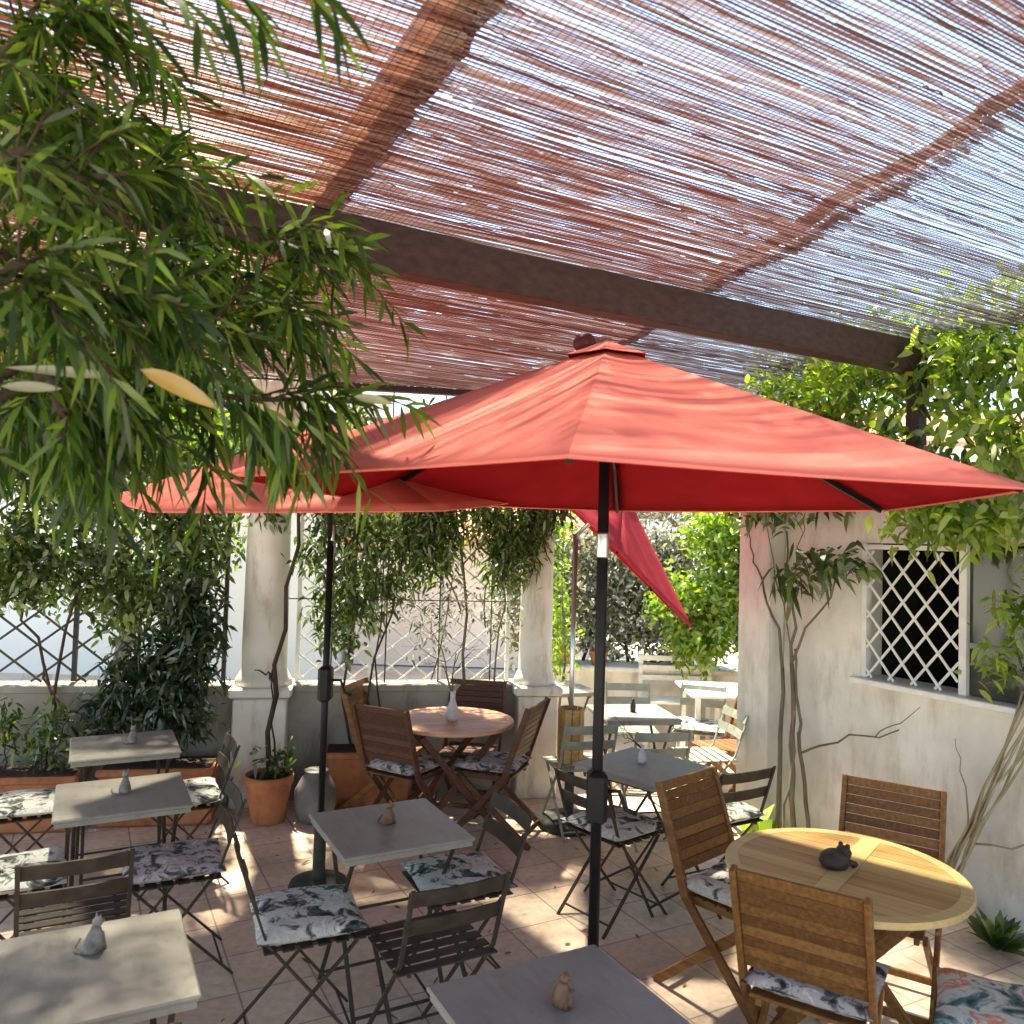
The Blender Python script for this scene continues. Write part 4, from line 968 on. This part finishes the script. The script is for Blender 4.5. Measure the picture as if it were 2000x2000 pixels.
cs = [tuple(rw(s, z, o_)) for s, z, o_ in ((1.5, 2.25, .3), (1.9, 2.55, .3), (2.3, 2.35, .3), (1.15, 2.65, .3), (1.6, 2.85, .3), (2.1, 2.95, .2), (2.5, 2.8, .2), (.8, 2.9, .3), (2.7, 2.4, .2), (1.75, 2.15, .28), (1.45, 2.2, .3))]
cloud('foliage', cs, [(.22, .2, .18)]*len(cs), 2000, .10, .048, 'leaf_bright', t, .5, clump=6, csp=.065)
cloud('foliage', [tuple(rw(s, z, .2)) for s, z in ((1.0, 3.05), (1.6, 3.05), (2.1, 2.6), (.4, 3.0))], [(.34, .26, .16)]*4, 2000, .085, .038, 'leaf_bright', t, .5, clump=6, csp=.065)
cs = [tuple(rw(s, z, o_)) for s, z, o_ in ((.5, 2.85, .25), (.1, 2.95, .3), (.9, 2.75, .25), (1.3, 2.95, .3), (1.8, 3.0, .2), (1.55, 2.45, .4), (2.2, 2.7, .3), (2.15, 1.65, .12), (2.45, 1.35, .10))]
cloud('foliage', cs, [(.28, .22, .14)]*7+[(.14, .08, .16)]*2, 1300, .085, .038, 'leaf_mid', t, .5, clump=6, csp=.065)
cloud('foliage', [tuple(rw(s, 3.28, .1)) for s in (.6, 1.4, 2.2)], [(.5, .6, .10)]*3, 1600, .085, .038, 'leaf_bright', t, .3, clump=6, csp=.08)
cloud('foliage', [tuple(rw(s, z, .12)) for s, z in ((1.85, 1.7), (2.2, 1.5), (2.0, 1.95), (2.3, 1.85), (1.75, 1.4))], [(.12, .05, .12)]*5, 420, .08, .034, 'leaf_bright', t, .5, clump=5, csp=.05)
# small plants by the wall
def rosette(name, label, x, y, z, n, ln, wd, mat, catg='plant'):
    t = thing(name, label, catg, (x, y, z)); a_ = rng.random(n)*6.283; el = rng.uniform(.5, 1.35, n)
    D = np.stack([np.cos(a_)*np.cos(el), np.sin(a_)*np.cos(el), np.sin(el)], 1); P = np.zeros((n, 3)); P[:, :2] = D[:, :2]*.02
    V, F3, F4 = leaves(P, D, ln*rng.uniform(.6, 1.1, n), wd*np.ones(n), .25, 1.0); npmesh('leaves', V, F3, F4, mat, t)
    mb = MB(); mb.tube([(0, 0, -.01), (0, 0, .06)], [.02, .012], 8); mb.obj('stem', 'bark', t)
rosette('ground_plant', 'broad-leaved green plant at the foot of the grey pillar', 1.70, 5.48, 0, 16, .38, .10, 'leaf_bright')
rosette('ground_plant', 'small green plant on the floor at the right picture edge', 2.50, 4.08, 0, 40, .24, .05, 'leaf_mid')

# ---------------------------------------------------------------- foreground tree on the left
def upx(x, y, d):
    """direction helper: a point d metres in front of the viewpoint"""
    q = fw*1.0+rt*((x-1000)/1560)+up*((1000-y)/1560); return Vector((0, 0, CAMH))+q*d
t = thing('podocarpus_tree', 'overhanging tree with long narrow dark leaves filling the upper left', 'tree')
trunk0 = Vector((-2.05, 1.75, 0)); 
mb = MB(); tp = [(-2.05, 1.75, 0), (-2.02, 1.78, .8), (-1.96, 1.8, 1.6), (-1.90, 1.82, 2.3), (-1.8, 1.86, 3.0)]
mb.tube(tp, [.07, .06, .052, .045, .035], 10); mb.obj('trunk', 'bark_dark', t)
limbs = MB(); twigs = []
LIMB = [((-1.97, 1.8, 1.55), upx(170, 730, 2.15), upx(440, 775, 2.1), upx(640, 780, 2.05)), ((-1.95, 1.8, 1.7), upx(60, 700, 2.0), upx(330, 680, 2.05), upx(520, 520, 2.1)),
        ((-1.93, 1.81, 1.9), upx(80, 450, 1.9), upx(400, 430, 2.1), upx(640, 480, 2.15)), ((-1.9, 1.82, 2.2), upx(20, 300, 1.9), upx(90, 240, 2.0), upx(190, 250, 2.1)),
        ((-1.9, 1.82, 2.3), upx(-20, 140, 1.7), upx(70, 90, 1.8), upx(170, 20, 1.8)), ((-1.97, 1.8, 1.5), upx(10, 770, 1.8), upx(120, 800, 1.8), upx(210, 790, 1.9)),
        ((-1.97, 1.8, 1.5), upx(-60, 600, 1.5), upx(100, 560, 1.6), upx(280, 590, 1.7)), ((-1.93, 1.81, 1.9), upx(160, 520, 2.3), upx(400, 560, 2.3), upx(560, 620, 2.2)),
        ((-1.9, 1.82, 2.2), upx(-40, 330, 1.6), upx(130, 350, 1.7), upx(300, 330, 1.8))]
def bez(P, t_):
    n = len(P)-1; seg_ = min(int(t_*n), n-1); q = t_*n-seg_
    p0, p1, p2, p3 = P[max(seg_-1, 0)], P[seg_], P[seg_+1], P[min(seg_+2, n)]
    return .5*((2*p1)+(-p0+p2)*q+(2*p0-5*p1+4*p2-p3)*q*q+(-p0+3*p1-3*p2+p3)*q**3)
LP, LD, LL = [], [], []; shade_limb_end = upx(170, 700, 3.1)
def leafy(pts, n0, ln, spread=1.0, start=.15):
    """leaves spiralling round a twig"""
    K = len(pts)
    for i in range(n0):
        q = start+(1-start)*i/(n0-1); f_ = q*(K-1); j = min(int(f_), K-2); p = pts[j].lerp(pts[j+1], f_-j); d = (pts[j+1]-pts[j]).normalized()
        s = d.orthogonal().normalized(); a_ = i*2.4+random.uniform(-.3, .3); s = (Matrix.Rotation(a_, 3, d) @ s)
        dd = (d*random.uniform(.5, 1.1)+s*spread*random.uniform(.6, 1.1)+Vector((0, 0, -.25))).normalized()
        LP.append(p); LD.append(dd); LL.append(ln*random.uniform(.7, 1.15))
for li, P in enumerate(LIMB):
    P = [Vector(p) for p in P]; pts = [bez(P, k/14) for k in range(15)]
    limbs.tube(pts, [.017*(1-.75*k/14) for k in range(15)], 7)
    NT = (16, 30, 26, 28, 28, 24, 30, 26, 30)[li]
    for k in range(NT):
        q = .22+.78*k/(NT-1); p = bez(P, q); d = (bez(P, min(q+.03, 1))-bez(P, max(q-.03, 0))).normalized()
        r_ = Vector(rng.normal(size=3)); r_.z -= .15 if li != 9 else .5
        td = (d*.8+r_.normalized()*1.0).normalized(); ln = random.uniform(.14, .34)
        tw = [p+td*ln*s+Vector((0, 0, -.10*ln*s*s*3)) for s in (0, .33, .66, 1)]
        if tw[-1].y < .9: continue
        limbs.tube(tw, [.0035, .003, .0025, .0015], 4); leafy(tw, random.randint(14, 22), random.uniform(.085, .125))
    tw = [bez(P, .8), bez(P, .9), bez(P, 1), bez(P, 1)+(bez(P, 1)-bez(P, .93))*.8]; leafy(tw, 30, .13)
limbs.tube([Vector((-1.93, 1.81, 1.9)), Vector((-1.85, 2.3, 2.2)), shade_limb_end, shade_limb_end+Vector((.35, .1, .05))], [.02, .015, .01, .004], 6)  # limb carrying the leaf clump added for its shade
limbs.obj('branch', 'bark_dark', t)
# hanging sprays at the lower rim and at the top
for k in range(30):
    x = random.uniform(-20, 600) if k % 2 else random.uniform(-20, 230); y = random.uniform(770, 830) if x > 250 else random.uniform(700, 830); p = upx(x, y, random.uniform(1.8, 2.2))
    tw = [p, p+Vector((.03, 0, -.03)), p+Vector((.06, 0, -.08)), p+Vector((.07, 0, -.13))]; leafy(tw, 14, .12, .6, 0)
for (x, y) in ((390, -30), (450, -20), (330, -20), (600, -40), (560, -60), (240, 20)):
    p = upx(x, y, 1.35); tw = [p, p+Vector((.02, 0, -.01)), p+Vector((.04, 0, -.03)), p+Vector((.05, 0, -.05))]; leafy(tw, 6, .14, .5, 0)
P_ = np.array([tuple(p) for p in LP]); D_ = np.array([tuple(p) for p in LD]); D_[:, 2] -= .12
V, F3, F4 = leaves(P_, D_, np.array(LL), .0155*np.ones(len(P_))*rng.uniform(.8, 1.2, len(P_)), .22, .5)
shade_clump = upx(170, 700, 3.1); Pb = np.array([tuple(shade_clump)])+rng.normal(size=(1900, 3))*np.array([.26, .24, .17])  # leaf clump added to the crown to shade the nearest left table
Db = rng.normal(size=Pb.shape); Db[:, 2] -= .5
V2, G3, G4 = leaves(Pb, Db, rng.uniform(.07, .13, len(Pb)), rng.uniform(.011, .018, len(Pb)), .25, .5)
off = len(V); V = np.concatenate([V, V2]); F3 = np.concatenate([F3, G3+off]); F4 = np.concatenate([F4, G4+off])
npmesh('crown', V, F3, F4, 'leaf_olive', t)
def oneleaf(a_, b2, wd, mat, name='leaf'):
    d = b2-a_; S = d.normalized().cross(fw+Vector((.3, 0, .3))).normalized()*wd
    nrm = S.cross(d).normalized()
    V = []; n = 8
    for i in range(n+1):
        q = i/n; h = math.sin(math.pi*q**.8)**.8 if 0 < q < 1 else 0; c = a_+d*q+nrm*.012*math.sin(q*3)
        V += [c-S*.5*h+nrm*.003, c, c+S*.5*h+nrm*.003]
    F = [(i*3+k, i*3+k+1, i*3+k+4, i*3+k+3) for i in range(n) for k in (0, 1)]
    return MB().add(V, F, True).obj(name, mat, t)
o = oneleaf(upx(272, 722, 1.42), upx(425, 800, 1.42), .036, 'leaf_yellow', 'yellow_leaf'); o['label'] = 'yellowed leaf'
for (a_, b2) in (((218, 735, 1.65), (5, 718, 1.6)), ((690, 775, 1.9), (770, 790, 1.9)), ((60, 505, 1.7), (110, 570, 1.7)), ((0, 755, 1.6), (120, 760, 1.6))):
    oneleaf(upx(*a_), upx(*b2), .022, 'leaf_dry', 'pale_leaf')

# fallen leaves on the floor
n = 150
X = rng.uniform(-3, 2.2, n); Y = rng.uniform(2.2, 6.0, n); ok = X < 1.7+.5*(5.8-Y)*.9
P = np.stack([X, Y, np.full(n, .004)], 1)[ok]; a_ = rng.random(len(P))*6.283
D = np.stack([np.cos(a_), np.sin(a_), rng.uniform(.0, .12, len(P))], 1)
V, F3, F4 = leaves(P, D, rng.uniform(.03, .08, len(P)), rng.uniform(.008, .018, len(P)), .0, 6.0); V[:, 2] = np.maximum(V[:, 2], .0025)
M['litter'] = L('dry_fallen_leaves', [(0, (.10, .06, .02)), (.5, (.25, .17, .06)), (1, (.20, .22, .06))], .1, .02)
o = npmesh('fallen_leaves', V, F3, F4, 'litter'); tag(o, 'small dry leaves scattered over the tiles', 'leaves', kind='stuff')
